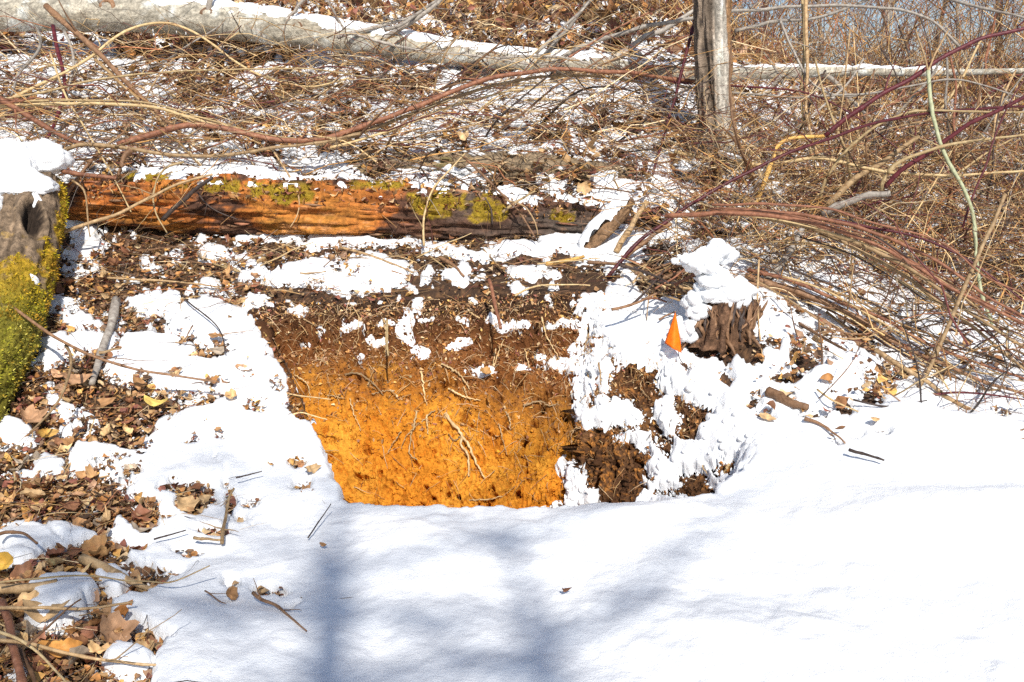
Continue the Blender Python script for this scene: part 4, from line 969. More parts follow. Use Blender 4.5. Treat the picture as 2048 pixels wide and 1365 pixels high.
# scraps of leaf and bark lying on the rotten log
P_, D_, _a, _b = LR.surf(LR.th); P_ = P_.reshape(-1, 3); D_ = D_.reshape(-1, 3); tp = np.where((D_[:, 2] > .25) & (D_[:, 1] < .5))[0]; kc = rng.choice(tp, 1500); n = len(kc)
V, Fc, cc = leaf_batch(P_[kc]+D_[kc]*.006, rng.uniform(.01, .045, n), rng.uniform(0, 6.3, n), rng.normal(.2, .5, n), rng.normal(.2, .5, n), rng.normal(0, .4, n), rng.normal(0, .5, n), rng.normal(0, .5, n), LP[rng.integers(0, 9, n)]*rng.uniform(.6, 1.3, (n, 1)), rng.uniform(.2, 1, n), False)
tag(mesh('leaf_scraps', V, Fc, M['leaf'], cc, parent=rl), kind='stuff')
# ------------------------------------------------------------------ canes, branches and sticks one by one
def GH(u, v, h, far=14):
    """point on the ray through u, v that is h above the ground (just before the ray meets it)"""
    d = ray(u, v); t = np.linspace(1.3, far, 2600); p = d[None]*t[:, None]; hh = p[:, 2]+CAMZ-Hs(p[:, 0], p[:, 1])-h
    i = np.argmax(hh < 0)
    if hh[i] >= 0: i = len(t)-1
    return d*t[max(i, 1)]+np.array([0, 0, CAMZ])
def stem_mesh(name, Pc, R, mat, parent=None, sides=7, nodes=True, org=None, knob=.22):
    n = len(Pc); R = R.copy()
    if nodes:
        step = rng.integers(6, 10); ph = rng.integers(0, 5)
        R *= 1+knob*(((np.arange(n)+ph) % step) == 0)
    V, F_ = tubes(Pc[None], R[None], sides); k = len(V); V = np.vstack([V, Pc[:1], Pc[-1:]]); b = (n-1)*sides
    caps = [[b+j, b+(j+1) % sides, k+1] for j in range(sides)]+[[(j+1) % sides, j, k] for j in range(sides)]
    return mesh(name, V, [F_, np.array(caps)], mat, parent=parent, org=org)
def cane(name, label, cat, pts, w, mat, Y=None, h=None, group=None, taper=.6, shoots=0, wig=.25, sl=(.08, .28), smat=None, knob=.22):
    n = max(14, int(sum(math.hypot(a[0]-b[0], a[1]-b[1]) for a, b in zip(pts[:-1], pts[1:]))/14))
    px = catmull(np.array(pts, float), n)
    px += np.stack([rng.normal(size=n), rng.normal(size=n)], 1)*w*.10*np.minimum(1, np.arange(n)/3)[:, None]
    px += np.stack([vn2(np.arange(n)*.35, np.full(n, rng.uniform(0, 99)), 3), vn2(np.arange(n)*.35, np.full(n, rng.uniform(0, 99)), 4)], 1)*w*wig*np.minimum(1, np.arange(n)/3)[:, None]
    Pc = []
    for i, (u, v) in enumerate(px):
        if h is not None:
            hh = np.interp(i/(n-1), np.linspace(0, 1, len(h)), h) if isinstance(h, (list, tuple)) else h
            Pc.append(GH(u, v, hh))
        else:
            y = np.interp(i/(n-1), np.linspace(0, 1, len(Y)), Y); p = Q(u, v, y)
            if p[2] < Hs(p[0], p[1])+.01: p = GH(u, v, .012)
            Pc.append(p)
    Pc = np.array(Pc)
    for _ in range(2): Pc[1:-1] = .5*Pc[1:-1]+.25*(Pc[:-2]+Pc[2:])
    dep = Pc[:, 1]*cp_-(Pc[:, 2]-CAMZ)*sp_
    if w < 12: w = w*.84
    R = w/2/FPX*dep*np.linspace(1.08, taper, n)
    m = M[mat]
    if shoots:
        shoots = shoots+1 if w > 6 else shoots
        o = empty(name, tuple(Pc[n//2]), label, cat, group); stem_mesh('stem', Pc, R, m, o, knob=knob)
        for _ in range(shoots):
            k = rng.integers(n//6, n-2); T = Pc[k+1]-Pc[k-1]; T /= np.linalg.norm(T)
            sd = rng.normal(size=3); sd[2] = abs(sd[2])*.6; sd -= sd.dot(T)*T; sd /= np.linalg.norm(sd)
            d = T*rng.choice([1, 1, -1])*.8+sd*rng.uniform(.5, 1.2); d /= np.linalg.norm(d); L = rng.uniform(*sl); tq = np.linspace(0, 1, 8)[:, None]
            Ps = Pc[k]+d*L*tq+sd*L*.25*tq*tq*rng.uniform(-1, 1)+np.cumsum(rng.normal(size=(8, 3))*L*.015, 0)*(tq > 0)
            zz = Hs(Ps[:, 0], Ps[:, 1])+.004; Ps[:, 2] = np.maximum(Ps[:, 2], zz)
            stem_mesh('side_shoot', Ps, np.linspace(max(.0011, R[k]*.5), .0007, 8), M[smat] if smat else m, o, sides=5)
    else:
        o = stem_mesh(name, Pc, R, m, None, org=Pc[n//2]); tag(o, label, cat, group)
    return o
gA = 'canes and stems arching over the logs'
cane('bramble_cane', 'thick red brown cane sloping down from the left edge above the snow capped log', 'cane', [(-40,178),(0,200),(60,235),(110,268),(165,292)], 13, 'redbrown', (5.0, 4.9), group=gA, shoots=3)
cane('bramble_cane', 'long red brown cane arching from above the rotten log to the standing tree', 'cane', [(235,290),(300,272),(350,256),(400,252),(480,265),(560,280),(640,280),(700,262),(780,232),(850,205),(950,166),(1060,145),(1130,138),(1250,145),(1400,166)], 12, 'redbrown', (4.95, 5.2, 5.7), group=gA, shoots=6)
cane('bramble_cane', 'long pale tan cane with a forked butt lying just under the red brown arch', 'cane', [(118,306),(155,290),(230,293),(330,308),(440,312),(540,298),(640,285),(720,268)], 10, 'tan', (4.85, 4.95), group=gA, shoots=4)
cane('bramble_cane', 'tan cane rising to the right below the red arch towards the standing tree', 'cane', [(640,290),(760,254),(880,205),(980,172),(1060,158),(1150,152),(1260,160),(1345,182)], 9, 'tan', (5.1, 5.7), group=gA, shoots=4)
cane('bramble_cane', 'thin tan cane doubled close along the one rising under the red arch', 'cane', [(660,296),(780,262),(900,214),(1000,186),(1100,172)], 6, 'straw', (5.05, 5.6), group=gA, shoots=3)
cane('bramble_cane', 'long straight straw coloured stem from the left edge dipping into the red brown arch', 'cane', [(0,213),(150,208),(300,214),(380,236),(480,262),(570,283),(640,290)], 9, 'straw', (5.0, 5.2), group=gA, shoots=2, wig=.1)
cane('bramble_cane', 'thin straw stem running just above the long straight straw one', 'cane', [(10,204),(150,201),(290,205),(370,226),(470,254),(560,275),(640,278)], 5, 'straw', (5.05, 5.25), group=gA, wig=.15)
cane('branch', 'brown branch slanting down across the fallen tree from its upper left', 'branch', [(92,12),(140,55),(200,108),(262,175),(330,240),(400,300)], 12, 'brown', (6.0, 5.4), group=gA, taper=.5, shoots=4)
cane('branch', 'second brown branch slanting down beside the one that crosses the fallen tree', 'branch', [(190,120),(245,170),(290,210),(340,262),(370,300)], 7, 'tan', (5.8, 5.4), group=gA, shoots=2)
cane('bramble_cane', 'tan stem arching high over the fallen tree then dropping right into the brush', 'cane', [(15,200),(90,165),(180,115),(240,68),(310,45),(370,55),(420,85),(480,130),(540,158),(620,174),(700,155)], 7, 'straw', (5.4, 6.2, 5.8), group=gA, shoots=4)
cane('bramble_cane', 'thin straw stem running level through the brush below the fallen tree', 'cane', [(0,200),(90,185),(180,162),(280,148),(400,142),(520,138),(640,140),(760,160)], 5, 'straw', (5.2, 5.8), group=gA, shoots=3)
cane('bramble_cane', 'dark maroon sprout standing up in the brush at upper left', 'cane', [(106,52),(112,85),(122,130),(130,170),(118,225),(92,282)], 9, 'maroon', (6.0, 5.3), group=gA, taper=.9)
cane('branch', 'crooked grey stem bent over like a hook at upper left', 'branch', [(74,58),(84,85),(78,105),(55,128),(35,152),(25,190)], 8, 'grey', (5.9, 5.5), group=gA, shoots=1)
cane('branch', 'pale grey crooked stem standing between the hooked stem and the slanting branch', 'branch', [(128,62),(142,92),(148,130),(140,165),(128,205)], 7, 'grey', (5.9, 5.6), group=gA, shoots=1)
cane('branch', 'pale tan branch sloping up over the left end of the rotten log', 'branch', [(118,468),(170,450),(230,432),(290,400),(340,373),(400,358),(425,350)], 9, 'tan', (4.5, 4.65), shoots=1)
cane('branch', 'dark lichen spotted broken branch leaning on the rotten log', 'branch', [(325,440),(345,420),(375,392),(400,372),(424,358)], 11, 'dark', (4.62, 4.62), taper=.8, knob=.1)
cane('branch', 'red brown broken stick pointing right from the snow capped mossy log', 'stick', [(124,343),(170,350),(233,356)], 11, 'redbrown', (4.6, 4.6), taper=.9, wig=.05)
cane('branch', 'brown flat stick standing up on the rotten log near its left end', 'stick', [(262,300),(245,325),(235,350)], 12, 'brown', (4.75, 4.7), taper=.5)
cane('branch', 'dark slanting branch lying across snow above the mossy log', 'branch', [(130,395),(150,365),(180,325),(215,292),(250,262)], 9, 'brown', (4.75, 5.1), shoots=2)
cane('weed_stalk', 'long thin tan stem slanting down over both left canes to the rotten log', 'stem', [(100,105),(130,190),(160,240),(195,300),(230,360),(262,425)], 5, 'straw', (5.5, 4.6), shoots=1, wig=.1)
cane('weed_stalk', 'pale curved stem hanging over the rotten log and dropping to the litter', 'stem', [(368,325),(330,335),(312,365),(305,400),(312,430),(335,465)], 5.5, 'straw', (4.75, 4.6), shoots=2)
cane('weed_stalk', 'thin pale stem arching over the log at left down to the snow patch', 'stem', [(145,362),(165,375),(172,400),(176,440),(180,475)], 5, 'tan', (4.6, 4.5))
cane('weed_stalk', 'pale forked stem standing in front of the rotten log at its middle', 'stem', [(848,492),(846,440),(862,385),(890,350),(930,308)], 5.5, 'straw', (4.6, 4.8), shoots=1)
cane('weed_stalk', 'brown stem leaning left across the right end of the rotten log', 'stem', [(925,312),(965,350),(1000,385),(1040,425),(1072,478)], 6.5, 'brown', (4.9, 4.65), shoots=2)
cane('weed_stalk', 'thin curling stem on the right end of the rotten log', 'stem', [(1010,400),(1050,415),(1072,450),(1076,470)], 4.5, 'tan', (4.7, 4.6))
cane('weed_stalk', 'short straw coloured twig leaning on snow on the rotten log', 'stem', [(1005,425),(1040,400),(1070,384)], 7, 'straw', (4.75, 4.75))
cane('weed_stalk', 'dark stiff twig standing on the moss of the rotten log', 'twig', [(984,450),(982,420),(970,395)], 5, 'dark', (4.75, 4.75))
cane('weed_stalk', 'fine dark twig over the orange part of the rotten log', 'twig', [(395,385),(410,405),(425,418),(450,432),(475,440)], 4, 'dark', (4.72, 4.72), shoots=2, sl=(.04, .08))
cane('weed_stalk', 'long loose pale stem hooked over the middle of the rotten log', 'stem', [(545,300),(575,345),(590,370),(600,400),(596,430),(580,455)], 4.5, 'tan', (4.95, 4.65))
gT = 'bare branches over the fallen tree'
cane('branch', 'grey branch rising right from the fallen tree at the top middle', 'branch', [(770,60),(800,52),(840,25),(900,-15)], 9, 'grey', (6.6, 6.9), group=gT)
cane('branch', 'grey bare branch leaning left at the very top beside the snowy tree', 'branch', [(675,75),(720,60),(790,45),(835,28)], 9, 'grey', (6.7, 6.9), group=gT, shoots=2)
cane('branch', 'mottled grey branch reaching up to the top edge in the centre', 'branch', [(1072,108),(1110,70),(1145,40),(1170,15),(1190,-12)], 8, 'grey', (6.7, 6.8), group=gT, shoots=1)
cane('branch', 'long grey branch curving from the fallen tree over to the far right', 'branch', [(1100,130),(1160,95),(1230,72),(1300,52),(1390,36),(1480,22),(1600,13),(1700,12),(1800,20),(1870,45),(1920,90)], 10, 'grey', (6.5, 6.3), group=gT, shoots=6)
cane('branch', 'pale reddish pair of canes crossing up right behind the standing tree', 'cane', [(1105,135),(1170,95),(1250,48),(1330,10)], 5, 'redbrown', (6.4, 6.4), group=gT, shoots=2)
cane('branch', 'thin grey limb lying along the snow on the fallen tree', 'branch', [(700,66),(780,90),(860,104),(960,112),(1040,125),(1130,132)], 7, 'grey', (6.45, 6.45), group=gT, shoots=4)
cane('branch', 'slender grey limb drooping from the fallen tree at the left of the standing tree', 'branch', [(1000,116),(1090,112),(1160,122),(1230,150),(1300,170)], 6, 'grey', (6.4, 6.3), group=gT, shoots=3)
gM = 'maroon bramble canes on the right'
cane('bramble_cane', 'maroon cane standing nearly upright left of the standing tree', 'cane', [(1402,-10),(1385,60),(1365,140),(1345,215),(1325,280),(1305,352)], 8, 'maroon', (5.8, 5.2), group=gM, wig=.1)
cane('bramble_cane', 'longest maroon cane sweeping from the stump up to the right edge below the pale branch', 'cane', [(1215,555),(1270,490),(1330,445),(1400,398),(1500,342),(1580,305),(1660,278),(1760,245),(1870,226),(2060,212)], 9, 'maroon', (4.4, 4.6, 5.0), group=gM, shoots=3, wig=.15)
cane('bramble_cane', 'dark maroon knotted cane rising to the upper right corner', 'cane', [(1650,272),(1700,232),(1760,192),(1830,152),(1880,118),(1960,80),(2060,52)], 11, 'maroon', (5.0, 4.9), group=gM, shoots=3, taper=.8)
cane('bramble_cane', 'dark maroon cane slanting up to the right edge under the knotted one', 'cane', [(1770,375),(1800,345),(1850,312),(1930,255),(2060,190)], 11, 'maroon', (4.9, 4.7), group=gM, taper=.8)
cane('bramble_cane', 'thin maroon stem drooping from beside the tree to the lower right', 'cane', [(1340,165),(1430,170),(1560,178),(1640,195),(1720,240),(1800,300),(1850,330)], 5, 'maroon', (5.8, 5.2), group=gM, shoots=2)
cane('bramble_cane', 'bright crimson thin stem crossing the green one at the right edge', 'cane', [(1925,455),(1950,380),(1975,325),(1990,270),(2030,185),(2060,150)], 5, 'maroon', (4.6, 4.7), group=gM)
cane('bramble_cane', 'thin maroon cane lying low along the snow at the right edge', 'cane', [(1840,795),(1900,786),(1960,788),(2060,800)], 6, 'maroon', (3.75, 3.6), group=gM)
cane('bramble_cane', 'maroon cane above the brown bundle at the right', 'cane', [(1660,440),(1740,455),(1850,480),(1950,530),(2060,610)], 7, 'maroon', (4.4, 4.0), group=gM, shoots=2)
gS = 'pale stems standing and arching on the right'
cane('bramble_cane', 'pale tan cane arching from the weeds to the right edge over the maroon cane', 'cane', [(1640,400),(1655,350),(1700,292),(1760,248),(1810,226),(1870,221),(1960,223),(2060,225)], 7, 'straw', (4.9, 4.8), group=gS, shoots=2)
cane('bramble_cane', 'straw cane rising in a hook then sweeping to the right edge', 'cane', [(1762,382),(1768,352),(1800,325),(1860,302),(1930,284),(2060,268)], 9, 'straw', (4.7, 4.7), group=gS, shoots=1)
cane('bramble_cane', 'long yellowish cane lying level from the standing tree to the right edge', 'cane', [(1348,304),(1420,318),(1500,330),(1560,328),(1630,315),(1700,328),(1780,345),(1880,352),(2060,342)], 9, 'straw', (5.3, 4.8), group=gS, shoots=3)
cane('reed', 'orange yellow reed bent over at a sharp angle', 'reed', [(1511,412),(1525,372),(1542,330),(1556,290),(1564,280),(1600,275),(1650,274)], 11, 'yellow', (5.0, 5.1), wig=.08, taper=.7)
cane('weed_stalk', 'long pale green stem drooping from a fork at upper right', 'stem', [(1856,142),(1861,190),(1872,250),(1886,300),(1920,365),(1945,425),(1952,500),(1962,580),(1985,650)], 9, 'green', (4.9, 4.3), group=gS, taper=.9)
cane('weed_stalk', 'left prong of the fork above the pale green stem', 'stem', [(1856,142),(1848,110),(1832,60)], 5, 'tan', (4.9, 5.0), group=gS)
cane('weed_stalk', 'right prong of the fork above the pale green stem', 'stem', [(1857,142),(1872,105),(1898,60)], 5, 'tan', (4.9, 5.0), group=gS)
cane('weed_stalk', 'tall cut brown stem leaning right in front of the cane bundle', 'stem', [(1818,795),(1850,755),(1890,665),(1925,585),(1960,505),(1990,440),(2010,388)], 10, 'tan', (3.75, 4.0), group=gS, wig=.1, taper=.9)
cane('branch', 'thick grey green stick lying above the start of the cane bundle', 'stick', [(1645,428),(1690,408),(1740,392),(1782,385)], 14, 'grey', (4.75, 4.6), taper=.85)
cane('branch', 'grey green stick dropping through the start of the cane bundle', 'stick', [(1535,560),(1560,530),(1585,490),(1605,455)], 13, 'grey', (4.35, 4.5), taper=.8)
cane('branch', 'long pale bare stick slanting up right below the yellowish cane', 'stick', [(1655,410),(1700,365),(1760,325),(1815,290),(1840,270)], 13, 'tan', (4.9, 5.2), taper=.6)
cane('branch', 'weathered pale stick slanting down right towards the bent reed', 'stick', [(1345,318),(1400,352),(1450,380),(1505,402)], 13, 'tan', (5.3, 5.0), taper=.6)
cane('weed_stalk', 'grey stem standing right of the standing tree from the weeds', 'stem', [(1612,-10),(1610,60),(1614,140),(1612,210),(1625,280),(1645,330)], 9, 'tan', (6.0, 5.4), group=gS, shoots=3)
cane('weed_stalk', 'straw stem close along the grey stem right of the tree', 'stem', [(1604,-10),(1608,70),(1606,150),(1604,220),(1618,290),(1636,345)], 7, 'straw', (6.1, 5.4), group=gS, shoots=2)
cane('weed_stalk', 'pale stem leaning left that crosses the standing stems', 'stem', [(1560,40),(1590,110),(1625,170),(1690,195),(1740,185)], 6, 'grey', (5.9, 5.6), group=gS, shoots=2)
cane('weed_stalk', 'thin leaning stem between the tree and the bent reed', 'stem', [(1700,60),(1690,160),(1680,240),(1660,330),(1640,400)], 4.5, 'tan', (5.6, 5.0), group=gS, shoots=2)
cane('branch', 'long level grey vine passing just below the fallen tree on the right', 'branch', [(1350,172),(1430,182),(1520,190),(1600,196),(1680,190),(1740,188),(1820,172),(1920,160),(2060,200)], 6, 'grey', (5.8, 5.4), shoots=4)
cane('branch', 'pale thick branch sloping up behind the stems at upper right', 'branch', [(1470,62),(1540,45),(1620,40),(1690,18),(1760,-10)], 9, 'grey', (7.4, 7.6), shoots=3)
cane('branch', 'grey branch falling to the right at the upper right corner', 'branch', [(1870,-10),(1930,8),(1990,22),(2060,40)], 8, 'grey', (6.0, 5.6), shoots=2)
# the bundle of long canes that sweeps down to the right
gB = 'bundle of long brown canes sweeping down to the right'
bund = [([(1330,432),(1430,428),(1540,432),(1640,450),(1750,488),(1850,545),(1950,600),(2060,655)],9,'redbrown','topmost thick cane of the bundle'),
 ([(1420,420),(1540,424),(1650,438),(1760,470),(1880,525),(1970,590),(2060,640)],8,'redbrown','second reddish cane of the bundle'),
 ([(1500,428),(1620,455),(1720,490),(1830,545),(1930,620),(2060,705)],9,'tan','tan cane in the middle of the bundle'),
 ([(1600,445),(1700,490),(1800,545),(1870,598),(1960,665),(2060,750)],8,'tan','steep tan brown cane of the bundle'),
 ([(1490,552),(1560,572),(1640,600),(1720,640),(1830,705),(1930,770),(2060,855)],11,'brown','thick cane sloping off the snowy stump'),
 ([(1502,580),(1590,618),(1680,665),(1760,715),(1860,775),(1960,835),(2060,888)],12,'brown','lowest thick cane from the stump'),
 ([(1500,565),(1600,590),(1690,625),(1800,690),(1900,735),(2060,795)],9,'brown','brown cane midway in the stump bundle'),
 ([(1505,600),(1560,625),(1620,660),(1690,700)],8,'brown','short cane ending in the snow'),
 ([(1495,540),(1580,560),(1680,605),(1770,640),(1880,700),(2060,760)],7,'redbrown','slim reddish cane above the stump'),
 ([(1640,640),(1740,700),(1830,765),(1900,800),(1990,850)],8,'tan','tan cane under the leaning cut stem'),
 ([(1750,700),(1850,762),(1930,815),(2060,852)],9,'tan','light cane just above the snow'),
 ([(1820,800),(1900,832),(1980,862),(2060,880)],8,'yellow','orange brown stick lying on the snow at the right edge')]
for pts, w, mt, lb in bund:
    cane('bramble_cane', lb, 'cane', pts, w*1.3 if w < 11 else w*1.1, mt, (4.35, 4.1, 3.75) if pts[0][0] < 1700 else (3.85, 3.6), group=gB, shoots=2, sl=(.06, .2), smat='brown', wig=.18)
for i in range(34):
    pts, w, mt, lb = bund[int(rng.integers(0, 11))]; a = int(rng.integers(0, max(1, len(pts)-3))); o_ = rng.normal(0, 26); sl_ = rng.normal(0, 45)
    pp = [(u+rng.normal(0, 6), v+o_+sl_*k/len(pts)+rng.normal(0, 4)) for k, (u, v) in enumerate(pts[a:])]
    cane('thin_cane', 'thin '+['dull brown', 'tan', 'blackish', 'reddish', 'straw coloured'][i % 5]+' cane running beside the '+lb, 'cane', pp, rng.uniform(3.5, 6.5), ['brown', 'tan', 'dark', 'redbrown', 'straw'][i % 5], (4.3+rng.uniform(-.1, .15), 3.8), group='thin canes in the bundle on the right')
gD = 'sticks by the right end of the rotten log'
cane('stick', 'brown stick propped steeply against the snowy roots right of the rotten log', 'stick', [(1232,505),(1255,465),(1275,435),(1295,405)], 12, 'tan', (4.6, 4.65), group=gD, taper=.8)
cane('stick', 'second propped stick leaning the same way beside the steep brown one', 'stick', [(1250,515),(1280,490),(1310,470),(1345,448)], 11, 'brown', (4.55, 4.6), group=gD, taper=.8)
cane('stick', 'straight orange brown stick lying level behind the pit', 'stick', [(1092,528),(1130,524),(1168,515)], 10, 'yellow', h=.03, group=gD, taper=.8)
cane('stick', 'long dark stick lying level behind the flag towards the stump', 'stick', [(1175,525),(1230,528),(1300,532),(1360,530)], 8, 'brown', h=.05, group=gD)
cane('stick', 'snow dusted bent branch sloping over the dark hollow left of the stump', 'branch', [(1308,566),(1340,552),(1375,542),(1410,540)], 11, 'brown', (4.35, 4.3), group=gD)
cane('stick', 'brown branch end poking left from the snow heap on the stump', 'branch', [(1330,568),(1360,575),(1395,580)], 10, 'tan', (4.25, 4.2), group=gD)
cane('stick', 'grey brown branch stub poking out of the snow on top of the stump', 'branch', [(1446,550),(1462,556),(1490,563),(1530,575)], 9, 'brown', (4.0, 4.1), group=gD)
cane('stick', 'thin forked twig hanging over the dark hollow left of the stump', 'twig', [(1250,530),(1300,570),(1330,590),(1336,610)], 5, 'tan', (4.4, 4.2), group=gD)
cane('stick', 'brown root leaning from the stump down to the flag', 'root', [(1400,648),(1388,668),(1372,690),(1364,700)], 9, 'brown', h=[.08, .03], group=gD)
cane('stick', 'small straight twig lying on snow above the flag', 'twig', [(1318,640),(1335,630),(1352,624)], 5, 'brown', h=.05)
cane('stick', 'upright thin dry stalk in the snow above the pit corner', 'stalk', [(1296,572),(1296,610),(1294,642)], 3.5, 'tan', (4.05, 3.95))
cane('stick', 'upright thin stalk on the snowy right wall of the pit', 'stalk', [(1197,725),(1200,750),(1201,770)], 5, 'tan', (3.62, 3.6))
cane('stick', 'long curved thin stalk drooping over the snowy bank below the stump', 'stalk', [(1518,520),(1515,600),(1519,670),(1528,730),(1545,765),(1575,795),(1592,803)], 4.5, 'tan', (3.85, 3.5))
cane('stick', 'dark flat stick half sunk in snow below the right bank', 'stick', [(1698,900),(1730,910),(1766,920)], 8, 'dark', h=.062)
cane('stick', 'torn piece of brown bark lying on the snowy bank', 'bark', [(1535,783),(1560,798),(1590,812),(1612,816)], 20, 'brown', h=.035, taper=.7, knob=.05)
cane('stick', 'curled brown twig lying below the torn bark', 'twig', [(1610,838),(1640,848),(1660,860),(1690,885)], 9, 'brown', h=.04, taper=.4)
# left side, in front
for i in range(22):
    u, v = rng.uniform(1275, 1420), rng.uniform(520, 605); a = rng.normal(.15, .8); L = rng.uniform(50, 120)
    cane('stick', ['brown', 'tan', 'blackish', 'red brown'][i % 4]+' stick lying '+('level' if abs(a-.0) < .3 else 'steeply' if abs(a) > .8 else 'aslant')+' in the heap '+('nearest the stump' if u > 1370 else 'left of the stump' if u > 1320 else 'above the flag'), 'stick', [(u-math.cos(a)*L/2, v+math.sin(a)*L/2), (u, v+rng.normal(0, 4)), (u+math.cos(a)*L/2, v-math.sin(a)*L/2)], rng.uniform(4, 9), ['brown', 'tan', 'dark', 'redbrown'][i % 4], h=rng.uniform(.03, .16), group='sticks heaped left of the stump')
gL = 'sticks and stems on the snow and litter at left'
cane('stick', 'weathered dark grey stick lying between the snow patches left of the pit', 'stick', [(232,600),(222,640),(210,690),(196,735),(180,770)], 17, 'grey', h=.045, group=gL, taper=.7, knob=.06)
cane('stick', 'short twig crossing the weathered grey stick', 'twig', [(198,706),(220,702),(242,695)], 7, 'tan', h=.07, group=gL)
cane('bramble_cane', 'long thin brown stem running from the mossy log across the left snow patches', 'stem', [(-10,592),(40,625),(100,668),(150,698),(210,722),(280,742),(350,752),(440,765)], 8, 'brown', (3.75, 3.35, 3.4), group=gL, wig=.12, shoots=1)
cane('weed_stalk', 'side stem bending down from the long brown stem into the leaves', 'stem', [(132,692),(145,708),(142,740),(132,772),(118,800),(95,832),(60,866)], 7, 'tan', (3.5, 3.2, 3.05), group=gL)
cane('weed_stalk', 'dark wiry stem curving over the snow patch left of the pit', 'stem', [(362,585),(372,602),(400,622),(432,650),(447,678),(450,705)], 4, 'dark', h=.06, group=gL)
cane('weed_stalk', 'short thin dark twig leaning on the large snow patch', 'twig', [(385,652),(376,668),(366,684)], 3.5, 'brown', h=.06, group=gL)
cane('stick', 'pale tan stick lying level at the left edge, lower', 'stick', [(-20,1176),(40,1175),(112,1168)], 20, 'tan', h=.06, group=gL, taper=.85, knob=.05)
cane('weed_stalk', 'long straw stem over the pale tan stick ending in a dark wiry curve', 'stem', [(-10,1166),(60,1160),(150,1152),(200,1154),(260,1163),(300,1162),(330,1168),(370,1155),(420,1132)], 5, 'straw', h=[.1, .08, .07, .12], group=gL)
cane('stick', 'long tan stem lying level below the pale tan stick', 'stem', [(-10,1216),(70,1216),(150,1220),(210,1212),(268,1206)], 9, 'tan', h=.09, group=gL)
cane('stick', 'long tan stem sloping right across the lower left corner', 'stem', [(-10,1280),(80,1292),(170,1315),(250,1325),(330,1334)], 10, 'tan', h=[.1, .05], group=gL, shoots=1)
cane('stick', 'pale straight stem rising to the left edge in the lower left corner', 'stem', [(-10,1262),(40,1280),(90,1318),(140,1372)], 8, 'straw', h=.11, group=gL, wig=.08)
cane('stick', 'thick red brown stick standing in the litter in the bottom left corner', 'stick', [(3,1205),(20,1260),(32,1310),(44,1375)], 15, 'redbrown', h=.07, group=gL, taper=1.1)
cane('stick', 'brown stick beside the thick red brown one in the corner', 'stick', [(38,1300),(55,1335),(72,1375)], 12, 'brown', h=.05, group=gL)
cane('stick', 'thick brown pointed branch lying from the litter into the snow at lower left', 'branch', [(165,1118),(205,1138),(255,1160),(300,1178),(345,1192)], 21, 'tan', h=.045, group=gL, taper=.3, knob=.05)
cane('stick', 'dark thin twig slanting up over the lower left snow patch', 'twig', [(55,1290),(100,1250),(130,1222),(162,1198)], 6, 'brown', h=.12, group=gL)
cane('stick', 'upright broken twig standing out of the snow left of the shadow', 'twig', [(444,1086),(446,1062),(450,1035),(455,1005),(466,978)], 9, 'tan', h=[.05, .06, .12], group=gL, shoots=2, sl=(.04, .07))
cane('stick', 'short level foot of the broken upright twig in the snow', 'twig', [(388,1076),(415,1079),(442,1080)], 8, 'tan', h=.058, group=gL)
cane('stick', 'small black straight twig on the snow beside the upright one', 'twig', [(472,956),(498,950),(524,943)], 4, 'dark', h=.07, group=gL, wig=.05)
cane('stick', 'small dark straight twig lying on the snow below the big dead leaves', 'twig', [(308,1079),(340,1070),(372,1060)], 4.5, 'dark', h=.065, group=gL, wig=.05)
cane('weed_stalk', 'thin black bent stem standing at the left front corner of the pit', 'stem', [(616,1076),(632,1052),(648,1030),(662,1008)], 3.5, 'dark', h=[.055, .09], group=gL)
cane('stick', 'hooked brown stem looping out of the snow at the left edge', 'stem', [(-10,1072),(20,1064),(48,1068),(76,1086)], 9, 'brown', h=.08, group=gL)
cane('stick', 'broken twig sinking into the snow by the tree shadow', 'twig', [(506,1186),(520,1198),(548,1210),(575,1228),(612,1262)], 9, 'brown', h=[.065, .055, .05], group=gL, taper=.4, shoots=1, sl=(.04, .06))
cane('stick', 'thin knobbly twig lying left of the small upright leaf', 'twig', [(410,1182),(428,1194),(440,1204),(452,1208)], 4, 'brown', h=.06, group=gL, shoots=1, sl=(.03, .05))
cane('stick', 'small twig half buried in snow near the bottom edge', 'twig', [(404,1362),(415,1340),(432,1325),(452,1314)], 7, 'brown', h=.053, group=gL, shoots=1, sl=(.02, .04))
cane('stick', 'thin pale root tip poking from the snowy rim into the pit', 'root', [(558,785),(590,790),(625,795),(662,800)], 4, 'root', (3.55, 3.5))
cane('stick', 'thin curved root hooking out of the snowy rim lower down', 'root', [(585,830),(605,825),(630,834),(655,840)], 4, 'root', (3.4, 3.4))
cane('stick', 'red brown stick standing against the dark topsoil at the back of the pit', 'stick', [(978,560),(985,590),(993,625),(1003,655)], 9, 'redbrown', (4.05, 3.80), taper=.8)
cane('stick', 'pale straight stake like twig against the topsoil', 'twig', [(774,640),(774,675),(776,712)], 6, 'straw', (3.80, 3.68), taper=.7)
cane('stick', 'brown weathered stick lying in front of the rotten log on the right', 'stick', [(880,515),(905,530),(928,552)], 9, 'brown', h=.03, taper=.6)
cane('stick', 'long thin brown stick in the litter in front of the rotten log', 'stick', [(680,495),(730,508),(780,525),(826,545)], 6, 'tan', h=.03)
cane('stick', 'long level pale twig in the litter left of the pit top', 'twig', [(215,556),(270,560),(340,562),(400,570),(440,575)], 6, 'tan', h=.03)
cane('stick', 'thin straw twig arching behind the pit towards the flag', 'twig', [(1030,592),(1060,575),(1110,570),(1180,572)], 5, 'straw', h=.03)

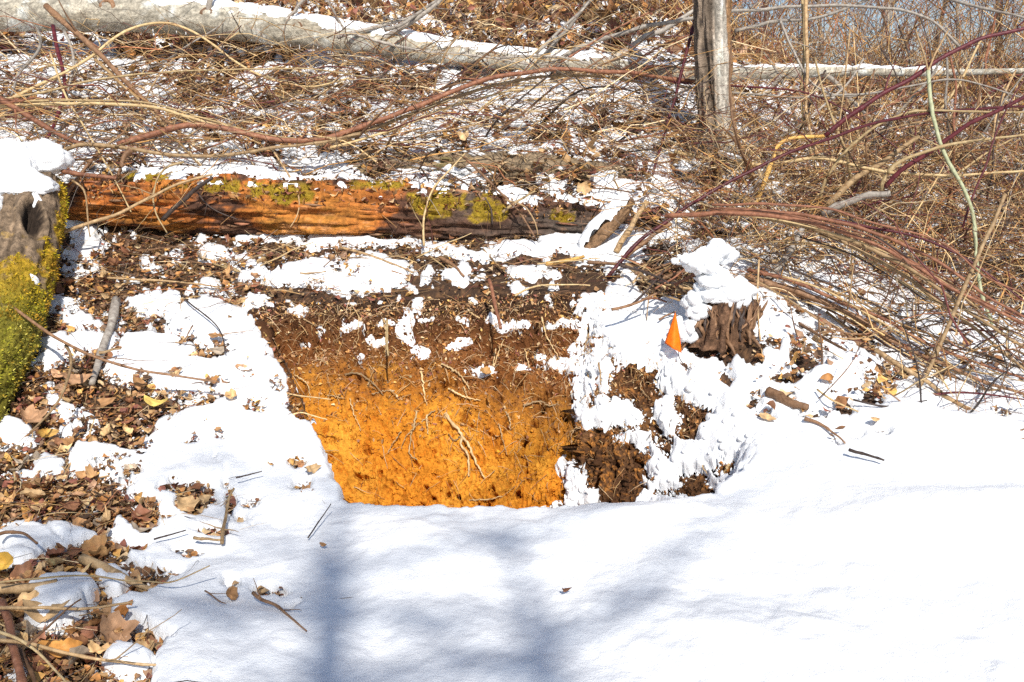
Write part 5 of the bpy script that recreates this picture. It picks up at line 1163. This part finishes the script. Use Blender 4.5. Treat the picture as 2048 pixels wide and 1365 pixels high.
# similar stems that nothing tells apart, by place
TONE = {'tan': 'tan', 'straw': 'pale straw', 'brown': 'brown', 'dark': 'blackish', 'redbrown': 'reddish', 'grey': 'grey', 'maroon': 'maroon'}
MARKS = [(60, 330, 'the snow heap on the mossy log'), (40, 600, 'the mossy log'), (300, 400, 'the left half of the rotten log'), (640, 400, 'the middle of the rotten log'), (900, 410, 'the mossy part of the rotten log'), (1130, 440, 'the dark end of the rotten log'),
 (150, 40, 'the thick end of the fallen tree'), (600, 80, 'the middle of the fallen tree'), (1000, 125, 'the snowy part of the fallen tree'), (1430, 250, 'the standing tree'), (1540, 340, 'the bent yellow reed'), (1700, 140, 'the thin end of the fallen tree'),
 (1900, 300, 'the pale green stem'), (1730, 400, 'the thick grey green stick'), (1450, 600, 'the snowy stump'), (1650, 620, 'the upper half of the cane bundle'), (1930, 720, 'the leaning cut stem'), (1800, 500, 'the arch of the cane bundle'),
 (50, 1175, 'the pale tan stick'), (260, 1160, 'the thick pointed branch'), (40, 1300, 'the red brown stick'), (240, 1325, 'the long sloping stem'), (130, 1212, 'the rounded snow patch'), (370, 1010, 'the crumpled leaf in the snow'), (100, 1070, 'the hooked stem'),
 (150, 850, 'the small snow patch at left'), (210, 680, 'the weathered grey stick'), (420, 765, 'the tip of the long brown stem'), (170, 480, 'the snow by the mossy log'), (500, 540, 'the snow patches behind the pit'), (740, 545, 'the largest snow patch behind the pit'), (1040, 545, 'the small snow patches behind the pit'), (20, 950, 'the left edge of the litter')]
def place(u, v):
    d = [(math.hypot(u-a, (v-b)*1.2), a, b, s_) for a, b, s_ in MARKS]; _, a, b, s_ = min(d)
    if abs(v-b) > abs(u-a)*.7: r = 'just above' if v < b else 'just below'
    else: r = 'just left of' if u < a else 'just right of'
    return r+' '+s_
def many(n, name, label, cat, group, ur, vr, Lr, wr, mats, hr, ang=(0, PI), curve=.35, shoots=0):
    for i in range(n):
        u = rng.uniform(*ur); v = rng.uniform(*vr); a = rng.uniform(*ang); L = rng.uniform(*Lr); c = rng.normal(0, curve)
        pts = []; x, y = u, v; K = 6
        for k in range(K):
            pts.append((x, y)); a2 = a+c*(k/K-.5)*2+rng.normal(0, .08); x += math.cos(a2)*L/K; y -= math.sin(a2)*L/K
        h0 = rng.uniform(*hr); g_ = G(u, v)
        if g_ is None: continue
        Y0 = g_[0][1]
        Yq = [max(3.2, Y0-.05-h0*2*math.sin(PI*k/4)) for k in range(5)]
        mu, mv = pts[3]; w_ = rng.uniform(*wr); dx = pts[-1][0]-pts[0][0]; dy = pts[0][1]-pts[-1][1]; an = math.atan2(dy, dx)
        lay = 'lying level' if abs(math.sin(an)) < .3 else ('standing nearly upright' if abs(math.cos(an)) < .3 else ('rising to the right' if dx*dy > 0 else 'rising to the left'))
        lb = ('short ' if L < sum(Lr)/2 else 'long ')+TONE[mats[i % len(mats)]].split()[-1]+' '+name.split('_')[1]+' '+lay.replace('standing ', '')+' '+place(mu, mv).replace('just ', '')
        cane(name, lb, cat, pts, w_, mats[i % len(mats)], Yq, group=group, wig=.2)
many(80, 'dead_stalk', 'dead stem in the tangle between the rotten log and the fallen tree', 'stem', 'dead stems between the logs', (0, 1250), (140, 320), (110, 420), (3.5, 6.5), ['tan', 'straw', 'brown', 'brown', 'dark', 'redbrown', 'dark'], (.03, .25), (-.6, .7))
many(20, 'dead_stalk', 'dead stem leaning in the brush left of the slanting branch', 'stem', 'leaning stems at upper left', (10, 420), (130, 290), (80, 260), (4, 7), ['tan', 'straw', 'brown', 'grey'], (.05, .25), (-1.2, .9))
many(60, 'weed_stalk', 'weed stem standing in the thicket right of the standing tree', 'stem', 'weed stems right of the standing tree', (1480, 2030), (240, 480), (110, 420), (4.5, 9), ['tan', 'brown', 'dark', 'grey', 'straw', 'maroon', 'redbrown', 'brown'], (.05, .3), (.2, 2.6))
many(44, 'weed_stalk', 'weed stem under the cane bundle on the right', 'stem', 'weed stems under the cane bundle', (1560, 2040), (520, 830), (60, 230), (3, 5.5), ['tan', 'straw', 'brown', 'dark'], (.02, .15), (-.4, 2.6))
many(30, 'dry_twig', 'dry twig in the leaf litter in the lower left corner', 'twig', 'dry twigs in the lower left litter', (-10, 230), (900, 1350), (50, 190), (3.5, 7), ['tan', 'brown', 'straw', 'redbrown', 'dark'], (.0, .02), (0, PI), .15)
many(24, 'dry_twig', 'dry twig in the litter in front of the rotten log', 'twig', 'dry twigs in front of the rotten log', (200, 1180), (490, 550), (40, 160), (2.5, 4.5), ['tan', 'brown', 'straw'], (0, .02), (-.7, .7), .15)

# saplings on the ridge
for i, (u, Yd, w, lean, lb) in enumerate([(1747, 10.5, 15, .02, 'thickest pale sapling on the ridge against the sky'), (1977, 10.0, 13, -.05, 'pale sapling on the ridge near the right edge'), (2036, 9.5, 12, .04, 'pale sapling at the right edge of the ridge'),
        (1519, 10.5, 9, .06, 'thin sapling just right of the standing tree'), (1655, 9.6, 8, -.12, 'thin leaning sapling on the ridge'), (1850, 11, 9, .1, 'slender sapling between the thick ridge saplings'), (1290, 9.5, 12, -.12, 'pale sapling left of the standing tree with blotched bark'),
        (1900, 10.2, 7, -.08, 'thinnest ridge sapling above the green stem fork'), (1570, 11, 8, .15, 'leaning sapling behind the standing stems')]):
    x = (u-1024)/FPX*Yd*cp_*1.0; z0 = float(Hs(x, Yd)); n = 26; Hh = rng.uniform(3.2, 4.6); t = np.linspace(0, 1, n)[:, None]
    Pc = np.array([x, Yd, z0-.03])+t*Hh*np.array([lean, .05, 1])+.06*np.sin(t*4+i)*np.array([1, .3, 0])
    R = w/2/FPX*Yd*np.linspace(1.1, .35, n)
    o = empty('sapling', tuple(Pc[0]), lb, 'sapling', 'saplings on the ridge'); stem_mesh('trunk', Pc, R, M['grey'], o, sides=9)
    for _ in range(9):
        k = int(rng.integers(5, n-2)); a = rng.uniform(0, 2*PI); L = rng.uniform(.4, 1.2); tq = np.linspace(0, 1, 10)[:, None]
        Ps = Pc[k]+np.array([math.cos(a), math.sin(a), .75])*L*tq+np.array([0, 0, .2])*L*tq**2+np.cumsum(rng.normal(size=(10, 3))*.012, 0)
        stem_mesh('branch', Ps, np.linspace(R[k]*.5, .002, 10), M['grey' if _ % 2 else 'redbrown'], o, sides=5)

# trees behind the camera: their shadows fall on the snow in front
def shade_tree(x, y, Hh, r0, label, seed, limbs, low=.45):
    g_ = np.random.default_rng(seed); n = 50; t = np.linspace(0, 1, n)[:, None]; z0 = float(Hs(x, y))
    Pc = np.array([x, y, z0-.05])+t*Hh*np.array([0, 0, 1])+.05*np.sin(t*5+seed)*np.array([1, .4, 0])
    R = r0*(1-.62*t[:, 0])*np.where(t[:, 0] > .93, 1-(t[:, 0]-.93)/.07*.75, 1)
    o = empty('bare_tree', tuple(Pc[0]), label, 'tree'); stem_mesh('trunk', Pc, R, M['grey'], o, sides=12, knob=.03)
    for az, hf, L, up, r in limbs:
        k = int(hf*(n-1)); tq = np.linspace(0, 1, 18)[:, None]
        d = np.array([math.cos(az), math.sin(az), up])
        Ps = Pc[k]+d*L*tq+np.array([0, 0, .25])*L*tq**2+np.cumsum(g_.normal(size=(18, 3))*.02, 0)
        lm = stem_mesh('limb', Ps, np.linspace(r, .007, 18), M['grey'], o, sides=8, knob=.05)
        for q in range(5):
            kk = int(g_.integers(4, 17)); dd = d+g_.normal(size=3)*.7; dd /= np.linalg.norm(dd); Lq = L*g_.uniform(.25, .5)
            P2 = Ps[kk]+dd*Lq*np.linspace(0, 1, 9)[:, None]+np.cumsum(g_.normal(size=(9, 3))*.015, 0)
            stem_mesh('twig', P2, np.linspace(r*.45, .004, 9), M['grey'], lm, sides=6)
sx_, sy_ = sdir[0]/abs(sdir[1]), 1.0
g1 = G(660, 1250)[0]; SHX1 = g1[0]-.045+sx_*(g1[1]+8.0)
shade_tree(SHX1, -8.0, 10.1, .125, 'slim bare tree behind the viewpoint', 3, [(.1,.90,1.3,.35,.032),(3.0,.88,1.2,.4,.03),(.25,.95,1.3,.2,.026),(3.3,.93,1.0,.3,.026),(.5,.985,1.0,.15,.02),(.3,.86,1.0,.4,.022),(2.8,.91,1.2,.35,.02)])
g2 = G(1130, 1200)[0]; SHX2 = g2[0]-.12+sx_*(g2[1]+8.5)
shade_tree(SHX2, -8.5, 10.4, .085, 'taller bare tree farther behind the viewpoint', 8, [(2.9,.88,1.3,.3,.024),(2.6,.92,1.5,.1,.026),(3.3,.955,1.4,.05,.024),(2.8,.98,1.3,-.05,.02),(2.7,.84,1.6,.2,.022),(3.4,.86,1.2,.2,.02)])
# ------------------------------------------------------------------ single leaves one can pick out
def leaf(label, u, v, size, yaw, shape, col, h=.05, tilt=(0, 0), curl=.5, Yd=None, group=None, edge=0):
    nr, na = 5, 26; a = np.arange(na)*2*PI/na
    if shape == 'maple': r = .5*(.58+.26*np.abs(np.cos(a*2.5))**1.5+.10*np.abs(np.cos(a*7.5+.4)))*(1+.1*np.cos(a))
    elif shape == 'oak': r = .5*np.sqrt(1/((np.cos(a))**2+(np.sin(a)/.5)**2))*(1+.16*np.cos(a*9))
    elif shape == 'round': r = .5*np.sqrt(1/((np.cos(a))**2+(np.sin(a)/.8)**2))*(1+.04*np.cos(a*7+1))
    else: r = .5*np.sqrt(1/((np.cos(a))**2+(np.sin(a)/.48)**2))*(1+.03*np.cos(a*11))*(1+.18*np.exp(-a**2/.02)+.0)
    r = r*(1+.05*rng.normal(size=na)); k = rng.uniform(0, 99)
    f = np.linspace(.02, 1, nr)[:, None]; x = f*r*np.cos(a); y = f*r*np.sin(a)
    z = curl*(x**2*rng.uniform(.4, 1.6)+y**2*rng.uniform(-.4, 1.8))*1.3+.10*curl*vn2(x*5+k, y*5, 9)+.035*vn2(x*13+k, y*13, 10)+.10*np.abs(y)*rng.uniform(-.5, 1)
    z = z+.22*curl*np.clip(f-.6, 0, 1)*np.sin(a*2+k)
    P_ = np.stack([x, y, z], -1).reshape(-1, 3)*size
    def rx(P, t): c, s = math.cos(t), math.sin(t); return P@np.array([[1, 0, 0], [0, c, s], [0, -s, c]])
    def ry(P, t): c, s = math.cos(t), math.sin(t); return P@np.array([[c, 0, -s], [0, 1, 0], [s, 0, c]])
    P_ = ry(rx(P_, tilt[0]), tilt[1]); c, s = math.cos(yaw), math.sin(yaw); P_ = P_@np.array([[c, s, 0], [-s, c, 0], [0, 0, 1]])
    p0 = GH(u, v, h) if Yd is None else Q(u, v, Yd)
    V = P_+p0
    vein = np.exp(-(np.sin(a*4)/.25)**2)[None]*(f > .1); cc = np.array(col)[None]*(1+.35*vn2(P_[:, 0]/size*7+k, P_[:, 1]/size*7, 12)[:, None])*(1-.25*vein.ravel())[:, None]
    F_ = grid_faces(nr, na, True)
    o = mesh('dead_leaf', V, F_, M['leaf'], np.clip(cc, .01, .85), org=p0); tag(o, label, 'leaf', group)
    return o
br, tn, rd, yl, gy, pk = (.38, .20, .085), (.58, .38, .19), (.26, .11, .06), (.68, .42, .08), (.38, .30, .22), (.46, .26, .14)
gl = 'single dead leaves on the snow'
leaf('large tan crumpled leaf in the hole in the snow left of the upright twig', 372, 1008, .085, .4, 'maple', tn, .03, (.5, .2), .9, group=gl)
leaf('tall curled tan leaf standing beside the large crumpled one', 405, 1000, .06, 1.4, 'oval', tn, .05, (1.2, .1), 1.2, group=gl)
leaf('dark red brown leaf sunk in the snow at left', 278, 1034, .075, 1.1, 'maple', rd, .03, (.6, .2), .7, group=gl)
leaf('grey torn leaf just under the dark red one', 275, 1060, .055, .3, 'oval', gy, .03, (.3, .5), .8, group=gl)
leaf('small tan leaf standing on edge beside the thin twig in the snow', 463, 1188, .042, .9, 'round', br, .06, (1.1, .4), 1.0, group=gl)
leaf('tiny brown leaf lying alone near the pit front left corner', 648, 1091, .024, -.5, 'oval', br, .052, (.5, 0), .6, group=gl)
leaf('tiny dark leaf lying alone on the foreground snow', 1127, 1181, .024, .5, 'oval', (.16, .07, .035), .055, (.7, .3), .9, group=gl)
leaf('striped tan leaf lying on the snow right of the pit', 1534, 836, .062, -.6, 'oval', tn, .035, (.5, .2), .5, group=gl)
leaf('big pale brown curled leaf hanging in the twigs left of the standing tree', 1176, 297, .115, 1.3, 'round', tn, .2, (1.3, .1), 1.1, Yd=5.0)
leaf('curled pale brown leaf hanging over the dark gap at the right log end', 1164, 380, .085, .2, 'maple', tn, .1, (1.1, .2), 1.1, Yd=4.75)
leaf('small curled leaf on the snow above the right part of the rotten log', 925, 272, .06, .2, 'round', tn, .1, (1.0, .1), 1.1, Yd=5.0)
leaf('brown leaf caught in stems left of the big hanging one', 1080, 302, .045, .9, 'oval', tn, .1, (1.0, .1), 1.0, Yd=5.0)
leaf('pale yellow leaf at the left edge on the snow', 8, 1128, .06, .3, 'round', yl, .07, (.8, -.3), .9)
leaf('large pale tan leaf between the two level stems at lower left', 92, 1225, .10, .2, 'oval', tn, .06, (.5, .1), .9)
leaf('big pinkish brown crumpled leaf at lower left near the bottom', 222, 1265, .10, .8, 'maple', pk, .05, (.7, .3), 1.0)
leaf('orange brown leaf under the level stem at lower left', 238, 1228, .065, 1.9, 'oval', (.48, .2, .06), .06, (.9, .3), 1.0)
leaf('long orange leaf low on the litter in the left corner', 120, 1300, .09, .1, 'oval', (.60, .28, .07), .05, (.5, .1), .8)
leaf('brown dome shaped leaf under the pale tan stick', 70, 1190, .06, .2, 'round', rd, .05, (.5, .1), -1.2)
leaf('tan leaf on the snow rim beside the pit at middle left', 620, 940, .06, .9, 'oval', tn, .05, (.7, .2), 1.0)
leaf('brown scrap leaf on the rim below the tan rim leaf', 612, 984, .045, .1, 'maple', br, .04, (.5, .2), 1.0)
leaf('yellow patched leaf lying in the litter left of the pit', 312, 806, .085, .1, 'oval', (.72, .52, .14), .045, (.4, .1), .5)
leaf('grey brown leaf lying on the big snow patch by the wiry stem', 434, 702, .06, .4, 'round', gy, .04, (.4, .1), .8)
leaf('orange brown leaf folded at the end of the long brown stem', 422, 762, .075, 1.6, 'oval', (.46, .22, .08), .045, (.7, .3), .9)
leaf('long brown leaf lying on the upper left snow patch', 435, 672, .075, -.25, 'oval', br, .05, (.3, .1), .6)
leaf('small orange leaf lying on the snow patch near the mossy log', 166, 616, .035, -.3, 'oval', (.60, .28, .10), .045, (.3, .1), .4)
leaf('brown curled leaf in the gap below the weathered grey stick', 280, 770, .08, -.7, 'oval', br, .05, (.8, .3), 1.2)
leaf('large reddish leaf in the litter beside the mossy log', 150, 760, .10, .3, 'oval', pk, .05, (.6, .2), .9)
leaf('brown leaf cupped in the litter below the mossy log', 195, 810, .085, 1.2, 'oval', br, .05, (.8, .3), 1.2)
leaf('big dull pink maple leaf in the litter at left', 60, 835, .11, .8, 'maple', pk, .05, (.5, .2), .8)
leaf('golden leaf sticking up by the small left snow patches', 90, 868, .07, 1.0, 'oval', (.6, .34, .08), .06, (1.0, .2), 1.0)
leaf('orange leaf stuck flat on the clay in the middle of the pit wall', 974, 798, .045, 1.3, 'round', (.50, .24, .06), .1, (1.35, .1), .4, Yd=float(onpit(974, 798)[1])-.012)
leaf('brown leaf curling out of the soil wall above the orange one', 970, 746, .05, .2, 'round', (.45, .24, .08), .1, (.6, .2), 1.1, Yd=float(onpit(970, 746)[1])-.03)
leaf('small brown leaf lying in the snow by the stump roots', 1445, 713, .03, .2, 'oval', pk, .03, (.5, .2), .7)
leaf('bright orange leaf scrap on the snow left of the standing tree', 1288, 284, .04, .2, 'oval', (.8, .32, .04), .05, (.5, .2), .7)
leaf('hanging brown leaf among stems right of the bent reed', 1612, 345, .085, 1.3, 'oval', br, .2, (1.3, .2), 1.0, Yd=4.9)
leaf('curled leaf hanging low in the canes right of the stump', 1690, 520, .06, 1.3, 'oval', (.35, .15, .06), .2, (1.3, .2), 1.0, Yd=4.3)
pals = [br, tn, rd, pk, (.46, .26, .11), (.56, .36, .17), (.30, .14, .07), gy]
SHN = ['lobed', 'oval', 'deeply cut', 'narrow oval', 'round']; CON = ['brown', 'tan', 'dark red', 'pinkish', 'orange brown', 'light tan', 'dark brown', 'grey brown']
def LN(k): return CON[k % 8]+' '+SHN[k % 5]+' dead leaf'
n_ = 0
while n_ < 110:
    u = rng.uniform(-10, 300); v = rng.uniform(840, 1355); p = GH(u, v, .0); f_ = snow_field(p[:1], p[1:2], Hs(p[:1], p[1:2]))[0][0]
    if f_ > .1: continue
    leaf(LN(n_)+' '+place(u, v), u, v, rng.uniform(.035, .08), rng.uniform(0, 6), ['maple', 'oval', 'oak', 'oval', 'round'][n_ % 5], np.array(pals[n_ % 8])*rng.uniform(1.0, 1.55), rng.uniform(.015, .04), (rng.normal(.3, .35), rng.normal(0, .35)), rng.uniform(.4, 1.2), group='dead leaves in the lower left litter'); n_ += 1
n_ = 0
while n_ < 70:
    u = rng.uniform(60, 560); v = rng.uniform(470, 850); p = GH(u, v, .0); f_ = snow_field(p[:1], p[1:2], Hs(p[:1], p[1:2]))[0][0]
    if f_ > .1 or (u < 130 and v < 640) or (u < 90): continue
    leaf(LN(n_)+' '+place(u, v), u, v, rng.uniform(.035, .075), rng.uniform(0, 6), ['maple', 'oval', 'oak', 'oval', 'round'][n_ % 5], np.array(pals[n_ % 8])*rng.uniform(1.0, 1.55), rng.uniform(.01, .03), (rng.normal(.3, .35), rng.normal(0, .35)), rng.uniform(.4, 1.2), group='dead leaves left of the pit'); n_ += 1
# ------------------------------------------------------------------ labels that came out alike get their place among their likes
_by = {}
for o in C.objects:
    if o.parent is None and o.get('label') and o.get('category'): _by.setdefault(o['label'], []).append(o)
for lb, os_ in _by.items():
    if len(os_) < 2: continue
    uv = [(float(proj(*[np.float64(c) for c in o.location])[0]), float(proj(*[np.float64(c) for c in o.location])[1])) for o in os_]
    hz = max(a for a, b in uv)-min(a for a, b in uv) >= max(b for a, b in uv)-min(b for a, b in uv)
    order = sorted(range(len(os_)), key=lambda k: uv[k][0 if hz else 1]); n = len(os_)
    nm = {2: ['left one', 'right one'] if hz else ['upper one', 'lower one'], 3: ['leftmost', 'middle one', 'rightmost'] if hz else ['highest', 'middle one', 'lowest']}.get(n)
    if nm is None:
        nm = [w+(' from left' if hz else ' from top') for w in ['first', 'second', 'third', 'fourth', 'fifth', 'sixth', 'seventh', 'eighth', 'ninth', 'tenth'][:n]]
    for w, k in zip(nm, order):
        t = (lb+' '+w).split()
        if len(t) > 16: t = [x for x in t if x not in ('just', 'the')]
        os_[k]['label'] = ' '.join(t)
